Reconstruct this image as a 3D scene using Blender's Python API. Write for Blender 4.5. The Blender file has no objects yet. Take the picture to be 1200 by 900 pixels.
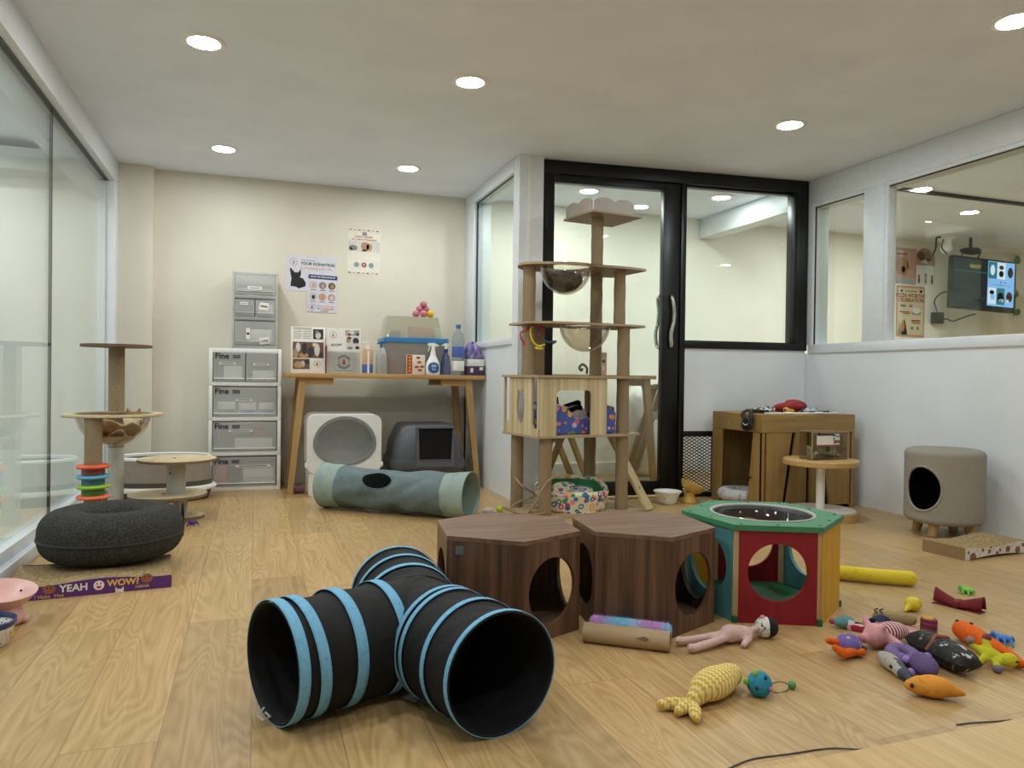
LAMP = 190.0; EXPO = 0.08
import bpy, bmesh, math, random
from mathutils import Vector, Matrix, Euler
R = math.radians
random.seed(7)
SC = bpy.context.scene
COL = SC.collection
PI = math.pi

# ------------------------------------------------------------------ materials
def lin(h):
    if isinstance(h, str):
        h = h.lstrip('#'); c = [int(h[i:i+2], 16)/255 for i in (0, 2, 4)]
    else:
        c = list(h)
    return tuple(x/12.92 if x <= .04045 else ((x+.055)/1.055)**2.4 for x in c)

class NT:
    def __init__(s, name):
        s.m = bpy.data.materials.new(name); s.m.use_nodes = True
        s.t = s.m.node_tree; s.t.nodes.clear()
        s.out = s.t.nodes.new('ShaderNodeOutputMaterial')
    def n(s, typ, **kw):
        nd = s.t.nodes.new(typ)
        for k, v in kw.items():
            if k.startswith('i_'):
                key = k[2:]
                key = int(key) if key.isdigit() else key.replace('_', ' ')
                nd.inputs[key].default_value = v
            else:
                setattr(nd, k, v)
        return nd
    def l(s, a, ao, b, bi):
        s.t.links.new(a.outputs[ao], b.inputs[bi])
    def bsdf(s, col, rough=.6, metal=0, spec=.5):
        b = s.n('ShaderNodeBsdfPrincipled')
        b.inputs['Base Color'].default_value = (*col, 1)
        b.inputs['Roughness'].default_value = rough
        b.inputs['Metallic'].default_value = metal
        b.inputs['Specular IOR Level'].default_value = spec
        s.l(b, 0, s.out, 0)
        return b
    def coord(s, scale=(1, 1, 1), rot=(0, 0, 0)):
        tc = s.n('ShaderNodeTexCoord'); mp = s.n('ShaderNodeMapping')
        mp.inputs['Scale'].default_value = scale; mp.inputs['Rotation'].default_value = rot
        s.l(tc, 'Object', mp, 0)
        return mp
    def ramp(s, stops):
        r = s.n('ShaderNodeValToRGB'); e = r.color_ramp.elements
        while len(e) < len(stops): e.new(.5)
        for i, (p, c) in enumerate(stops):
            e[i].position = p; e[i].color = (*c, 1)
        return r

MC = {}
def mat(name, col, rough=.6, metal=0, spec=.5, noise=.06, nscale=30, bump=0, bscale=200, emit=0):
    """plain surface with a little procedural tone variation"""
    if name in MC: return MC[name]
    c = lin(col); t = NT(name); b = t.bsdf(c, rough, metal, spec)
    mp = t.coord()
    if noise:
        nz = t.n('ShaderNodeTexNoise', i_Scale=nscale, i_Detail=3.0)
        t.l(mp, 0, nz, 'Vector')
        r = t.ramp([(.3, tuple(x*(1-noise) for x in c)), (.7, tuple(min(1, x*(1+noise)) for x in c))])
        t.l(nz, 'Fac', r, 0); t.l(r, 0, b, 'Base Color')
    if bump:
        n2 = t.n('ShaderNodeTexNoise', i_Scale=bscale, i_Detail=4.0); t.l(mp, 0, n2, 'Vector')
        bp = t.n('ShaderNodeBump', i_Strength=bump, i_Distance=.004)
        t.l(n2, 'Fac', bp, 'Height'); t.l(bp, 0, b, 'Normal')
    if emit:
        b.inputs['Emission Color'].default_value = (*c, 1); b.inputs['Emission Strength'].default_value = emit
    MC[name] = t.m
    return t.m

def mottled(name, cols, scale=60, rough=.9, bump=.6, bscale=300, spec=.2):
    """fabric / felt flecked with several tones"""
    if name in MC: return MC[name]
    cs = [lin(c) for c in cols]; t = NT(name); b = t.bsdf(cs[0], rough, 0, spec); mp = t.coord()
    nz = t.n('ShaderNodeTexNoise', i_Scale=scale, i_Detail=6.0, i_Roughness=.7); t.l(mp, 0, nz, 'Vector')
    k = len(cs); r = t.ramp([(.3+.4*i/max(1, k-1), c) for i, c in enumerate(cs)])
    t.l(nz, 'Fac', r, 0); t.l(r, 0, b, 'Base Color')
    n2 = t.n('ShaderNodeTexNoise', i_Scale=bscale, i_Detail=3.0); t.l(mp, 0, n2, 'Vector')
    bp = t.n('ShaderNodeBump', i_Strength=bump, i_Distance=.004); t.l(n2, 'Fac', bp, 'Height'); t.l(bp, 0, b, 'Normal')
    MC[name] = t.m
    return t.m

def wood(name, c1, c2, scale=(40, 40, 2.5), rough=.45, contrast=(.3, .7), spec=.4, rot=(0, 0, 0)):
    """grain runs along the axis with the small scale number"""
    if name in MC: return MC[name]
    a, b_ = lin(c1), lin(c2); t = NT(name); b = t.bsdf(a, rough, 0, spec); mp = t.coord(scale, rot)
    n1 = t.n('ShaderNodeTexNoise', i_Scale=1.0, i_Detail=5.0, i_Roughness=.6, i_Distortion=.6); t.l(mp, 0, n1, 'Vector')
    r = t.ramp([(contrast[0], a), (contrast[1], b_)]); t.l(n1, 'Fac', r, 0); t.l(r, 0, b, 'Base Color')
    bp = t.n('ShaderNodeBump', i_Strength=.08, i_Distance=.002); t.l(n1, 'Fac', bp, 'Height'); t.l(bp, 0, b, 'Normal')
    MC[name] = t.m
    return t.m

def dots(name, base, cols, scale=25, size=.35, rough=.85, size2=None):
    """printed fabric: coloured voronoi blobs on a base cloth"""
    if name in MC: return MC[name]
    t = NT(name); b = t.bsdf(lin(base), rough, 0, .2); mp = t.coord()
    vo = t.n('ShaderNodeTexVoronoi', i_Scale=scale); t.l(mp, 0, vo, 'Vector')
    sp = t.n('ShaderNodeSeparateColor'); t.l(vo, 'Color', sp, 0)
    r = t.ramp([(i/len(cols), lin(c)) for i, c in enumerate(cols)]); r.color_ramp.interpolation = 'CONSTANT'
    t.l(sp, 0, r, 0)
    lt = t.n('ShaderNodeMath', operation='LESS_THAN', i_1=size); t.l(vo, 'Distance', lt, 0)
    fac = lt
    if size2:
        gt = t.n('ShaderNodeMath', operation='GREATER_THAN', i_1=size2); t.l(vo, 'Distance', gt, 0)
        gt2 = t.n('ShaderNodeMath', operation='GREATER_THAN', i_1=.45); t.l(sp, 1, gt2, 0)
        mx2 = t.n('ShaderNodeMath', operation='MAXIMUM'); t.l(gt, 0, mx2, 0); t.l(gt2, 0, mx2, 1)
        ml = t.n('ShaderNodeMath', operation='MULTIPLY'); t.l(lt, 0, ml, 0); t.l(mx2, 0, ml, 1); fac = ml
    mx = t.n('ShaderNodeMix', data_type='RGBA'); mx.inputs['A'].default_value = (*lin(base), 1)
    t.l(fac, 0, mx, 'Factor'); t.l(r, 0, mx, 'B'); t.l(mx, 2, b, 'Base Color')
    MC[name] = t.m
    return t.m

def stripes(name, cols, scale, axis=(1, 0, 0), rough=.85, wavy=0, bump=0):
    """repeating bands across a direction in object space"""
    if name in MC: return MC[name]
    t = NT(name); b = t.bsdf(lin(cols[0]), rough, 0, .2); tc = t.n('ShaderNodeTexCoord')
    dp = t.n('ShaderNodeVectorMath', operation='DOT_PRODUCT'); t.l(tc, 'Object', dp, 0); dp.inputs[1].default_value = tuple(a*scale for a in axis)
    last = (dp, 'Value')
    if wavy:
        ax2 = Vector(axis).cross(Vector((0, 0, 1)))
        d2 = t.n('ShaderNodeVectorMath', operation='DOT_PRODUCT'); t.l(tc, 'Object', d2, 0); d2.inputs[1].default_value = tuple(ax2*scale*1.6)
        pp = t.n('ShaderNodeMath', operation='PINGPONG', i_1=.5); t.l(d2, 'Value', pp, 0)
        ad = t.n('ShaderNodeMath', operation='MULTIPLY_ADD', i_1=wavy); t.l(pp, 0, ad, 0); t.l(dp, 'Value', ad, 2); last = (ad, 0)
    fr = t.n('ShaderNodeMath', operation='FRACT'); t.l(last[0], last[1], fr, 0)
    r = t.ramp([(i/len(cols), lin(c)) for i, c in enumerate(cols)]); r.color_ramp.interpolation = 'CONSTANT'
    t.l(fr, 0, r, 0); t.l(r, 0, b, 'Base Color')
    if bump:
        bp = t.n('ShaderNodeBump', i_Strength=bump, i_Distance=.004); t.l(fr, 0, bp, 'Height'); t.l(bp, 0, b, 'Normal')
    MC[name] = t.m
    return t.m

def glass(name, tint='#ffffff', ior=1.5, rough=0.0, haze=0, hazecol='#ffffff'):
    """thin clear sheet: mirror by Fresnel over a tinted see-through body"""
    if name in MC: return MC[name]
    t = NT(name)
    tr = t.n('ShaderNodeBsdfTransparent'); tr.inputs[0].default_value = (*lin(tint), 1)
    body = tr
    if haze:
        df = t.n('ShaderNodeBsdfPrincipled'); df.inputs['Base Color'].default_value = (*lin(hazecol), 1); df.inputs['Roughness'].default_value = .4
        nz = t.n('ShaderNodeTexNoise', i_Scale=6.0); mp = t.coord(); t.l(mp, 0, nz, 'Vector')
        mr = t.n('ShaderNodeMapRange', i_3=haze*.85, i_4=haze*1.15); t.l(nz, 'Fac', mr, 0)
        m0 = t.n('ShaderNodeMixShader'); t.l(mr, 0, m0, 0); t.l(tr, 0, m0, 1); t.l(df, 0, m0, 2); body = m0
    gl = t.n('ShaderNodeBsdfGlossy'); gl.inputs['Roughness'].default_value = rough; gl.inputs['Color'].default_value = (1, 1, 1, 1)
    ge = t.n('ShaderNodeNewGeometry'); ma = t.n('ShaderNodeMath', operation='MULTIPLY_ADD', i_1=1/ior-ior, i_2=ior)
    t.l(ge, 'Backfacing', ma, 0)
    fr = t.n('ShaderNodeFresnel'); t.l(ma, 0, fr, 'IOR')
    mx = t.n('ShaderNodeMixShader'); t.l(fr, 0, mx, 0); t.l(body, 0, mx, 1); t.l(gl, 0, mx, 2); t.l(mx, 0, t.out, 0)
    MC[name] = t.m
    return t.m

# ------------------------------------------------------------------ mesh builder
def frame_from(d):
    d = d.normalized(); a = Vector((0, 0, 1)) if abs(d.z) < .9 else Vector((1, 0, 0))
    x = a.cross(d).normalized(); y = d.cross(x)
    return x, y

class MB:
    def __init__(s, m=None):
        s.bm = bmesh.new(); s.mats = []; s.mi = 0; s.nv = s.nf = 0
        if m: s.use(m)
    def use(s, m):
        if m not in s.mats: s.mats.append(m)
        s.mi = s.mats.index(m); return s
    def _done(s, M=None):
        s.bm.verts.ensure_lookup_table(); s.bm.faces.ensure_lookup_table()
        if M is not None:
            for v in s.bm.verts[s.nv:]: v.co = M @ v.co
        for f in s.bm.faces[s.nf:]: f.material_index = s.mi
        s.nv, s.nf = len(s.bm.verts), len(s.bm.faces)
        return s
    def _take(s, b2, M=None):
        b2.verts.index_update()
        vs = [s.bm.verts.new(v.co) for v in b2.verts]
        for f in b2.faces: s.bm.faces.new([vs[v.index] for v in f.verts])
        b2.free(); return s._done(M)
    def box(s, x0, x1, y0, y1, z0, z1, bev=0, M=None, seg=2):
        b = bmesh.new() if bev else s.bm
        vs = [b.verts.new((x, y, z)) for z in (z0, z1) for y in (y0, y1) for x in (x0, x1)]
        for f in [(0, 2, 3, 1), (4, 5, 7, 6), (0, 1, 5, 4), (2, 6, 7, 3), (0, 4, 6, 2), (1, 3, 7, 5)]: b.faces.new([vs[i] for i in f])
        if not bev: return s._done(M)
        bmesh.ops.bevel(b, geom=b.edges[:], offset=bev, segments=seg, profile=.5, affect='EDGES')
        return s._take(b, M)
    def quad(s, pts, M=None):
        s.bm.faces.new([s.bm.verts.new(p) for p in pts]); return s._done(M)
    def prism(s, outer, t0, t1, holes=(), M=None):
        """outline in local xy (holes allowed) extruded from z=t0 to z=t1"""
        b2 = bmesh.new(); loops = []
        for lp in [outer, *holes]:
            vs = [b2.verts.new((p[0], p[1], 0)) for p in lp]
            es = [b2.edges.new((vs[i], vs[(i+1) % len(vs)])) for i in range(len(vs))]
            loops.append(vs)
        bmesh.ops.triangle_fill(b2, use_beauty=True, use_dissolve=False, edges=b2.edges[:])
        b2.verts.index_update()
        lo = [s.bm.verts.new((v.co.x, v.co.y, t0)) for v in b2.verts]
        hi = [s.bm.verts.new((v.co.x, v.co.y, t1)) for v in b2.verts]
        for f in b2.faces:
            ids = [v.index for v in f.verts]
            if f.normal.z < 0: ids = ids[::-1]
            s.bm.faces.new([hi[i] for i in ids]); s.bm.faces.new([lo[i] for i in reversed(ids)])
        for k, vs in enumerate(loops):
            n = len(vs)
            area = sum(vs[i].co.x*vs[(i+1) % n].co.y-vs[(i+1) % n].co.x*vs[i].co.y for i in range(n))
            ccw = (area > 0) == (k == 0)
            for i in range(n):
                a, b = vs[i].index, vs[(i+1) % n].index
                q = [lo[a], lo[b], hi[b], hi[a]]
                s.bm.faces.new(q if ccw else q[::-1])
        b2.free()
        return s._done(M)
    def cyl(s, p0, p1, r0, r1=None, seg=20, caps=True, M=None):
        p0, p1 = Vector(p0), Vector(p1); r1 = r0 if r1 is None else r1
        x, y = frame_from(p1-p0); rings = []
        for p, r in ((p0, r0), (p1, r1)):
            rings.append([s.bm.verts.new(p+(x*math.cos(2*PI*i/seg)+y*math.sin(2*PI*i/seg))*r) for i in range(seg)])
        for i in range(seg):
            j = (i+1) % seg; s.bm.faces.new([rings[0][i], rings[0][j], rings[1][j], rings[1][i]])
        if caps:
            s.bm.faces.new(rings[0][::-1]); s.bm.faces.new(rings[1])
        return s._done(M)
    def lathe(s, prof, c=(0, 0, 0), seg=32, sx=1, sy=1, M=None, close=False):
        """profile of (r, z) turned about the z axis; r=0 ends close to a point"""
        rings = []
        for r, z in prof:
            if r <= 1e-6: rings.append([s.bm.verts.new((c[0], c[1], c[2]+z))])
            else: rings.append([s.bm.verts.new((c[0]+r*sx*math.cos(2*PI*i/seg), c[1]+r*sy*math.sin(2*PI*i/seg), c[2]+z)) for i in range(seg)])
        n = len(rings)
        for k in range(n if close else n-1):
            a, b = rings[k], rings[(k+1) % n]
            for i in range(seg):
                j = (i+1) % seg
                if len(a) == 1 and len(b) == 1: continue
                if len(a) == 1: s.bm.faces.new([a[0], b[j], b[i]])
                elif len(b) == 1: s.bm.faces.new([a[i], a[j], b[0]])
                else: s.bm.faces.new([a[i], a[j], b[j], b[i]])
        return s._done(M)
    def tube(s, pts, r, seg=8, caps=True, closed=False, M=None):
        pts = [Vector(p) for p in pts]; n = len(pts)
        rr = r if isinstance(r, (list, tuple)) else [r]*n
        rings = []; x = None
        for i, p in enumerate(pts):
            a = pts[(i-1) % n] if (closed or i > 0) else p
            b = pts[(i+1) % n] if (closed or i < n-1) else p
            d = (b-a).normalized()
            if x is None: x, y = frame_from(d)
            else:
                x = (x-d*x.dot(d)).normalized(); y = d.cross(x)
            rings.append([s.bm.verts.new(p+(x*math.cos(2*PI*k/seg)+y*math.sin(2*PI*k/seg))*rr[i]) for k in range(seg)])
        for i in range(n if closed else n-1):
            A, B = rings[i], rings[(i+1) % n]
            off = 0
            if closed and i == n-1:
                off = min(range(seg), key=lambda o: (A[0].co-B[o].co).length)
            for k in range(seg):
                j = (k+1) % seg
                s.bm.faces.new([A[k], A[j], B[(j+off) % seg], B[(k+off) % seg]])
        if caps and not closed:
            s.bm.faces.new(rings[0][::-1]); s.bm.faces.new(rings[-1])
        return s._done(M)
    def ball(s, c, r, seg=16, M=None):
        r = r if isinstance(r, (tuple, list)) else (r, r, r)
        n = max(6, seg//2)
        rings = []
        for k in range(1, n):
            t = PI*k/n
            rings.append([s.bm.verts.new((c[0]+r[0]*math.sin(t)*math.cos(2*PI*i/seg), c[1]+r[1]*math.sin(t)*math.sin(2*PI*i/seg), c[2]-r[2]*math.cos(t))) for i in range(seg)])
        b = s.bm.verts.new((c[0], c[1], c[2]-r[2])); t_ = s.bm.verts.new((c[0], c[1], c[2]+r[2]))
        for i in range(seg):
            j = (i+1) % seg
            s.bm.faces.new([b, rings[0][j], rings[0][i]]); s.bm.faces.new([t_, rings[-1][i], rings[-1][j]])
            for k in range(len(rings)-1): s.bm.faces.new([rings[k][i], rings[k][j], rings[k+1][j], rings[k+1][i]])
        return s._done(M)
    def grid(s, fn, nu, nv, closed_u=False, M=None):
        g = [[s.bm.verts.new(fn(i/(nu if closed_u else nu-1), j/(nv-1))) for j in range(nv)] for i in range(nu)]
        for i in range(nu if closed_u else nu-1):
            for j in range(nv-1):
                k = (i+1) % nu; s.bm.faces.new([g[i][j], g[k][j], g[k][j+1], g[i][j+1]])
        return s._done(M)
    def text(s, body, size, M, align='CENTER', ext=.0002, bold=False):
        cu = bpy.data.curves.new('lettering', 'FONT'); cu.body = body; cu.size = size; cu.align_x = align; cu.align_y = 'CENTER'
        cu.extrude = ext; cu.resolution_u = 3
        if bold: cu.offset = size*.028
        o = bpy.data.objects.new('lettering', cu); COL.objects.link(o)
        bpy.context.view_layer.update()
        me = bpy.data.meshes.new_from_object(o.evaluated_get(bpy.context.evaluated_depsgraph_get()))
        s.bm.from_mesh(me)
        bpy.data.objects.remove(o); bpy.data.curves.remove(cu); bpy.data.meshes.remove(me)
        return s._done(M)
    def build(s, name, parent=None, smooth=35, solid=0, sub=0):
        bmesh.ops.recalc_face_normals(s.bm, faces=s.bm.faces[:])
        me = bpy.data.meshes.new(name); s.bm.to_mesh(me); s.bm.free()
        for m in s.mats: me.materials.append(m)
        if smooth:
            for p in me.polygons: p.use_smooth = True
            me.set_sharp_from_angle(angle=R(smooth))
        o = bpy.data.objects.new(name, me); COL.objects.link(o)
        if parent: o.parent = parent
        if solid:
            md = o.modifiers.new('thick', 'SOLIDIFY'); md.thickness = solid; md.offset = -1
        if sub:
            md = o.modifiers.new('sub', 'SUBSURF'); md.levels = sub; md.render_levels = sub
        return o

def tag(o, label, cat, group=None):
    o['label'] = label; o['category'] = cat
    if group: o['group'] = group
    return o
def struct(o):
    o['kind'] = 'structure'; return o
def empty(name, loc=(0, 0, 0), rz=0):
    o = bpy.data.objects.new(name, None); COL.objects.link(o); o.empty_display_size = .05
    o.location = loc; o.rotation_euler = (0, 0, R(rz)); return o
def thing(name, label, cat, loc=(0, 0, 0), rz=0, group=None):
    return tag(empty(name, loc, rz), label, cat, group)
def put(o, loc, rz=0):
    o.location = loc; o.rotation_euler = (0, 0, R(rz)); return o
def dup(root, loc, rz=None, label=None):
    r = root.copy(); COL.objects.link(r); r.location = loc
    if rz is not None: r.rotation_euler = (0, 0, R(rz))
    if label: r['label'] = label
    for ch in list(root.children):
        c = ch.copy(); COL.objects.link(c); c.parent = r
        for g in ch.children:
            d = g.copy(); COL.objects.link(d); d.parent = c
    return r

def TR(x=0, y=0, z=0, rx=0, ry=0, rz=0):
    return Matrix.Translation((x, y, z)) @ Euler((R(rx), R(ry), R(rz))).to_matrix().to_4x4()
def rrect(x0, x1, y0, y1, r, n=5):
    out = []
    for cx, cy, a0 in ((x1-r, y0+r, -90), (x1-r, y1-r, 0), (x0+r, y1-r, 90), (x0+r, y0+r, 180)):
        for i in range(n+1):
            a = R(a0+90*i/n); out.append((cx+r*math.cos(a), cy+r*math.sin(a)))
    return out
def circ(cx, cy, r, n=32, ry=None):
    return [(cx+r*math.cos(2*PI*i/n), cy+(ry or r)*math.sin(2*PI*i/n)) for i in range(n)]
def bez(p0, p1, p2, p3, n=12):
    p0, p1, p2, p3 = map(Vector, (p0, p1, p2, p3))
    return [p0*(1-t)**3+p1*3*t*(1-t)**2+p2*3*t*t*(1-t)+p3*t**3 for t in [i/n for i in range(n+1)]]
def spline(pts, n=6):
    pts = [Vector(p) for p in pts]; out = []
    P = [pts[0]*2-pts[1]]+pts+[pts[-1]*2-pts[-2]]
    for i in range(1, len(P)-2):
        a, b, c, d = P[i-1:i+3]
        for k in range(n):
            t = k/n; out.append(.5*((2*b)+(c-a)*t+(2*a-5*b+4*c-d)*t*t+(3*b-a-3*c+d)*t**3))
    out.append(pts[-1]); return out

# soft bodies: ellipsoids and tapered capsules fused into one continuous skin
def E(c, r, rot=(0, 0, 0), m=0): return ('e', Vector(c), Vector(r if isinstance(r, (tuple, list)) else (r, r, r)), Euler([R(a) for a in rot]).to_matrix(), m)
def K(p, r, q, r2, m=0): return ('k', Vector(p), r, Vector(q), r2, m)
def _dist(pr, p):
    if pr[0] == 'e':
        q = pr[3].transposed() @ (p-pr[1]); k = Vector((q.x/pr[2].x, q.y/pr[2].y, q.z/pr[2].z)).length
        return (k-1)*min(pr[2])
    d = pr[3]-pr[1]; t = max(0, min(1, (p-pr[1]).dot(d)/max(1e-9, d.length_squared)))
    return (p-(pr[1]+d*t)).length-(pr[2]+(pr[4]-pr[2])*t)
def blob(name, prims, mats, parent=None, voxel=.004, smooth=4, assign=None, flat=None, jitter=0):
    bm = MB()
    for pr in prims:
        if pr[0] == 'e':
            bm.ball((0, 0, 0), tuple(pr[2]), 20, M=Matrix.Translation(pr[1]) @ pr[3].to_4x4())
        else:
            d = pr[3]-pr[1]; n = max(2, int(d.length/(min(pr[2], pr[4])*.6))+1)
            for i in range(n+1):
                t = i/n; bm.ball(pr[1]+d*t, pr[2]+(pr[4]-pr[2])*t, 14)
    me = bpy.data.meshes.new(name); bm.bm.to_mesh(me); bm.bm.free()
    o = bpy.data.objects.new(name, me); COL.objects.link(o)
    md = o.modifiers.new('r', 'REMESH'); md.mode = 'VOXEL'; md.voxel_size = voxel
    if smooth:
        m2 = o.modifiers.new('s', 'SMOOTH'); m2.factor = .5; m2.iterations = smooth
    bpy.context.view_layer.update()
    me2 = bpy.data.meshes.new_from_object(o.evaluated_get(bpy.context.evaluated_depsgraph_get()))
    bpy.data.objects.remove(o); bpy.data.meshes.remove(me)
    me2.materials.clear()
    for m in mats: me2.materials.append(m)
    if flat is not None:
        for v in me2.vertices:
            if v.co.z < flat: v.co.z = flat
    for p in me2.polygons:
        p.use_smooth = True
        if len(mats) > 1:
            c = p.center
            if assign: p.material_index = assign(c)
            else: p.material_index = min(prims, key=lambda pr: _dist(pr, c))[-1]
    me2.name = name
    o2 = bpy.data.objects.new(name, me2); COL.objects.link(o2)
    if parent: o2.parent = parent
    return o2

# ================================================================== PALETTE
PLY = wood('plywood', '#b79a70', '#a2845c', (4, 60, 60))
PAPER = mat('paper', '#e6e4de', .8, noise=.03)
INK = mat('ink', '#1d1c1f', .7)
GREYINK = mat('grey_print', '#8f8c88', .8)
WHITEP = mat('white_plastic', '#eff0ed', .35, noise=.03)
BLACKP = mat('black_plastic', '#141518', .4)
BLACKM = mat('black_aluminium', '#0d0e10', .38, .2, noise=.1)
WHITEM = mat('white_aluminium', '#e2e8ee', .35, noise=.03)
CHROME = mat('chrome', '#d8d8d8', .12, 1, noise=.02)
CLEAR = glass('clear_pane', '#f4faf7')
ACRYL = glass('clear_acrylic', '#eeeae4', 1.5)
SISAL = None

# ================================================================== CAMERA (calibrated)
H = .78
yaw, pit, rol = R(19.2), R(-.55), R(.75)
fw = Vector((math.sin(yaw)*math.cos(pit), math.cos(yaw)*math.cos(pit), math.sin(pit)))
r0 = Vector((math.cos(yaw), -math.sin(yaw), 0)); u0 = r0.cross(fw)
rt = r0*math.cos(rol)+u0*math.sin(rol); up = u0*math.cos(rol)-r0*math.sin(rol)
cam = bpy.data.cameras.new('camera'); cam.lens = 26.01; cam.sensor_width = 36; cam.sensor_fit = 'HORIZONTAL'; cam.clip_start = .05
co = bpy.data.objects.new('camera', cam); COL.objects.link(co)
m3 = Matrix((rt, up, -fw)).transposed()
co.matrix_world = Matrix.Translation((0, 0, H)) @ m3.to_4x4()
SC.camera = co

# ================================================================== ROOM SHELL
CZ = 2.15
def floor_mat():
    t = NT('oak_planks'); b = t.bsdf((.3, .2, .1), .36, 0, .42)
    mp = t.coord((1, 1, 1), (0, 0, R(90)))
    br = t.n('ShaderNodeTexBrick', i_Scale=1.0, i_Mortar_Size=.0012, i_Bias=0.0, i_Brick_Width=1.25, i_Row_Height=.185, i_Mortar_Smooth=.3)
    br.offset = .37; br.offset_frequency = 2
    br.inputs['Color1'].default_value = (.02, .02, .02, 1); br.inputs['Color2'].default_value = (1, 1, 1, 1); br.inputs['Mortar'].default_value = (.4, .4, .4, 1)
    t.l(mp, 0, br, 'Vector')
    # grain: long streaks plus wandering cathedral lines, offset per plank
    tc = t.n('ShaderNodeTexCoord')
    ad = t.n('ShaderNodeVectorMath', operation='MULTIPLY_ADD'); t.l(br, 'Color', ad, 0); ad.inputs[1].default_value = (7.3, 3.1, 0); t.l(tc, 'Object', ad, 2)
    m1 = t.n('ShaderNodeMapping'); m1.inputs['Scale'].default_value = (60, 2.2, 1); t.l(ad, 0, m1, 0)
    n1 = t.n('ShaderNodeTexNoise', i_Scale=1.0, i_Detail=5.0, i_Roughness=.65, i_Distortion=.3); t.l(m1, 0, n1, 'Vector')
    m2 = t.n('ShaderNodeMapping'); m2.inputs['Scale'].default_value = (9, 1.3, 1); t.l(ad, 0, m2, 0)
    wv = t.n('ShaderNodeTexNoise', i_Scale=1.0, i_Detail=1.0, i_Distortion=.5); t.l(m2, 0, wv, 'Vector')
    ml = t.n('ShaderNodeMath', operation='MULTIPLY', i_1=16.0); t.l(wv, 'Fac', ml, 0)
    fr = t.n('ShaderNodeMath', operation='PINGPONG', i_1=.5); t.l(ml, 0, fr, 0)
    mxg = t.n('ShaderNodeMath', operation='MULTIPLY_ADD', i_1=.45); t.l(fr, 0, mxg, 0)
    hf = t.n('ShaderNodeMath', operation='MULTIPLY', i_1=.75); t.l(n1, 'Fac', hf, 0); t.l(hf, 0, mxg, 2)
    r = t.ramp([(.22, lin('#a3824f')), (.5, lin('#b99a6b')), (.78, lin('#cbae80'))]); t.l(mxg, 0, r, 0)
    tint = t.ramp([(0, (.80, .79, .77)), (.5, (.95, .95, .94)), (1, (1.06, 1.05, 1.03))]); t.l(br, 'Color', tint, 0)
    mu = t.n('ShaderNodeMix', data_type='RGBA', blend_type='MULTIPLY'); mu.inputs['Factor'].default_value = 1
    t.l(r, 0, mu, 'A'); t.l(tint, 0, mu, 'B')
    dk = t.n('ShaderNodeMix', data_type='RGBA'); dk.inputs['B'].default_value = (.09, .06, .035, 1)
    mm = t.n('ShaderNodeMath', operation='MULTIPLY', i_1=.55); t.l(br, 'Fac', mm, 0)
    t.l(mm, 0, dk, 'Factor'); t.l(mu, 2, dk, 'A'); t.l(dk, 2, b, 'Base Color')
    bp = t.n('ShaderNodeBump', i_Strength=.12, i_Distance=.002); t.l(mxg, 0, bp, 'Height'); t.l(bp, 0, b, 'Normal')
    return t.m
FLOORM = floor_mat()
def paint(name, col, rough=.55, spec=.4, blotch=.03):
    t = NT(name); c = lin(col); b = t.bsdf(c, rough, 0, spec); mp = t.coord()
    n1 = t.n('ShaderNodeTexNoise', i_Scale=3.0, i_Detail=6.0); t.l(mp, 0, n1, 'Vector')
    r = t.ramp([(.35, tuple(x*(1-blotch) for x in c)), (.65, tuple(min(1, x*(1+blotch)) for x in c))]); t.l(n1, 'Fac', r, 0); t.l(r, 0, b, 'Base Color')
    n2 = t.n('ShaderNodeTexNoise', i_Scale=90.0, i_Detail=2.0); t.l(mp, 0, n2, 'Vector')
    bp = t.n('ShaderNodeBump', i_Strength=.08, i_Distance=.003); t.l(n2, 'Fac', bp, 'Height'); t.l(bp, 0, b, 'Normal')
    return t.m
WALLW = paint('warm_white_paint', '#dcd7c9')
WALLC = paint('cool_white_paint', '#e4eaf0', .4)
CEILM = paint('ceiling_paint', '#e9f0fd', .7, .2)
TILE = paint('pale_tile', '#cfccbe', .3)
CREAM = paint('cream_paint', '#f4f0e4')

def sbox(name, *a, m, parent=None, bev=0):
    return struct(MB(m).box(*a, bev=bev).build(name, parent, 0))
sbox('floor', -.95, 7.7, -1.6, 5.7, -.05, 0, m=FLOORM)
sbox('floor_left', -2.9, -.95, -1.6, 5.7, -.05, 0, m=TILE)
sbox('ceiling', -2.9, 7.7, -1.6, 5.7, CZ, CZ+.05, m=CEILM)
sbox('wall_back', -.9, 1.535, 5.52, 5.7, 0, CZ, m=WALLW)
sbox('wall_back_left', -2.9, -.9, 5.3, 5.7, 0, CZ, m=paint('green_white_paint', '#eff3f2'))
sbox('wall_back_right', 1.535, 7.7, 5.48, 5.7, 0, CZ, m=CREAM)
sbox('wall_column', -.95, -.645, 5.44, 5.52, 0, CZ, m=WALLW)
sbox('wall_front', -2.9, 7.7, -1.7, -1.6, 0, CZ, m=WALLC)
sbox('wall_far_left', -3.0, -2.9, -1.6, 5.7, 0, CZ, m=bpy.data.materials['green_white_paint'])
sbox('wall_far_right', 7.7, 7.8, -1.6, 5.7, 0, CZ, m=CREAM)
sbox('baseboard_back', 1.66, 3.6, 5.462, 5.48, 0, .09, m=WHITEP)
# raised oak step along the front of the room
sbox('trim_1', -.8, 3.58, .2, 1.213, 0, .012, m=wood('step_oak', '#b8955f', '#d0b07c', (50, 2.0, 50), .35), bev=.004)

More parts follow.
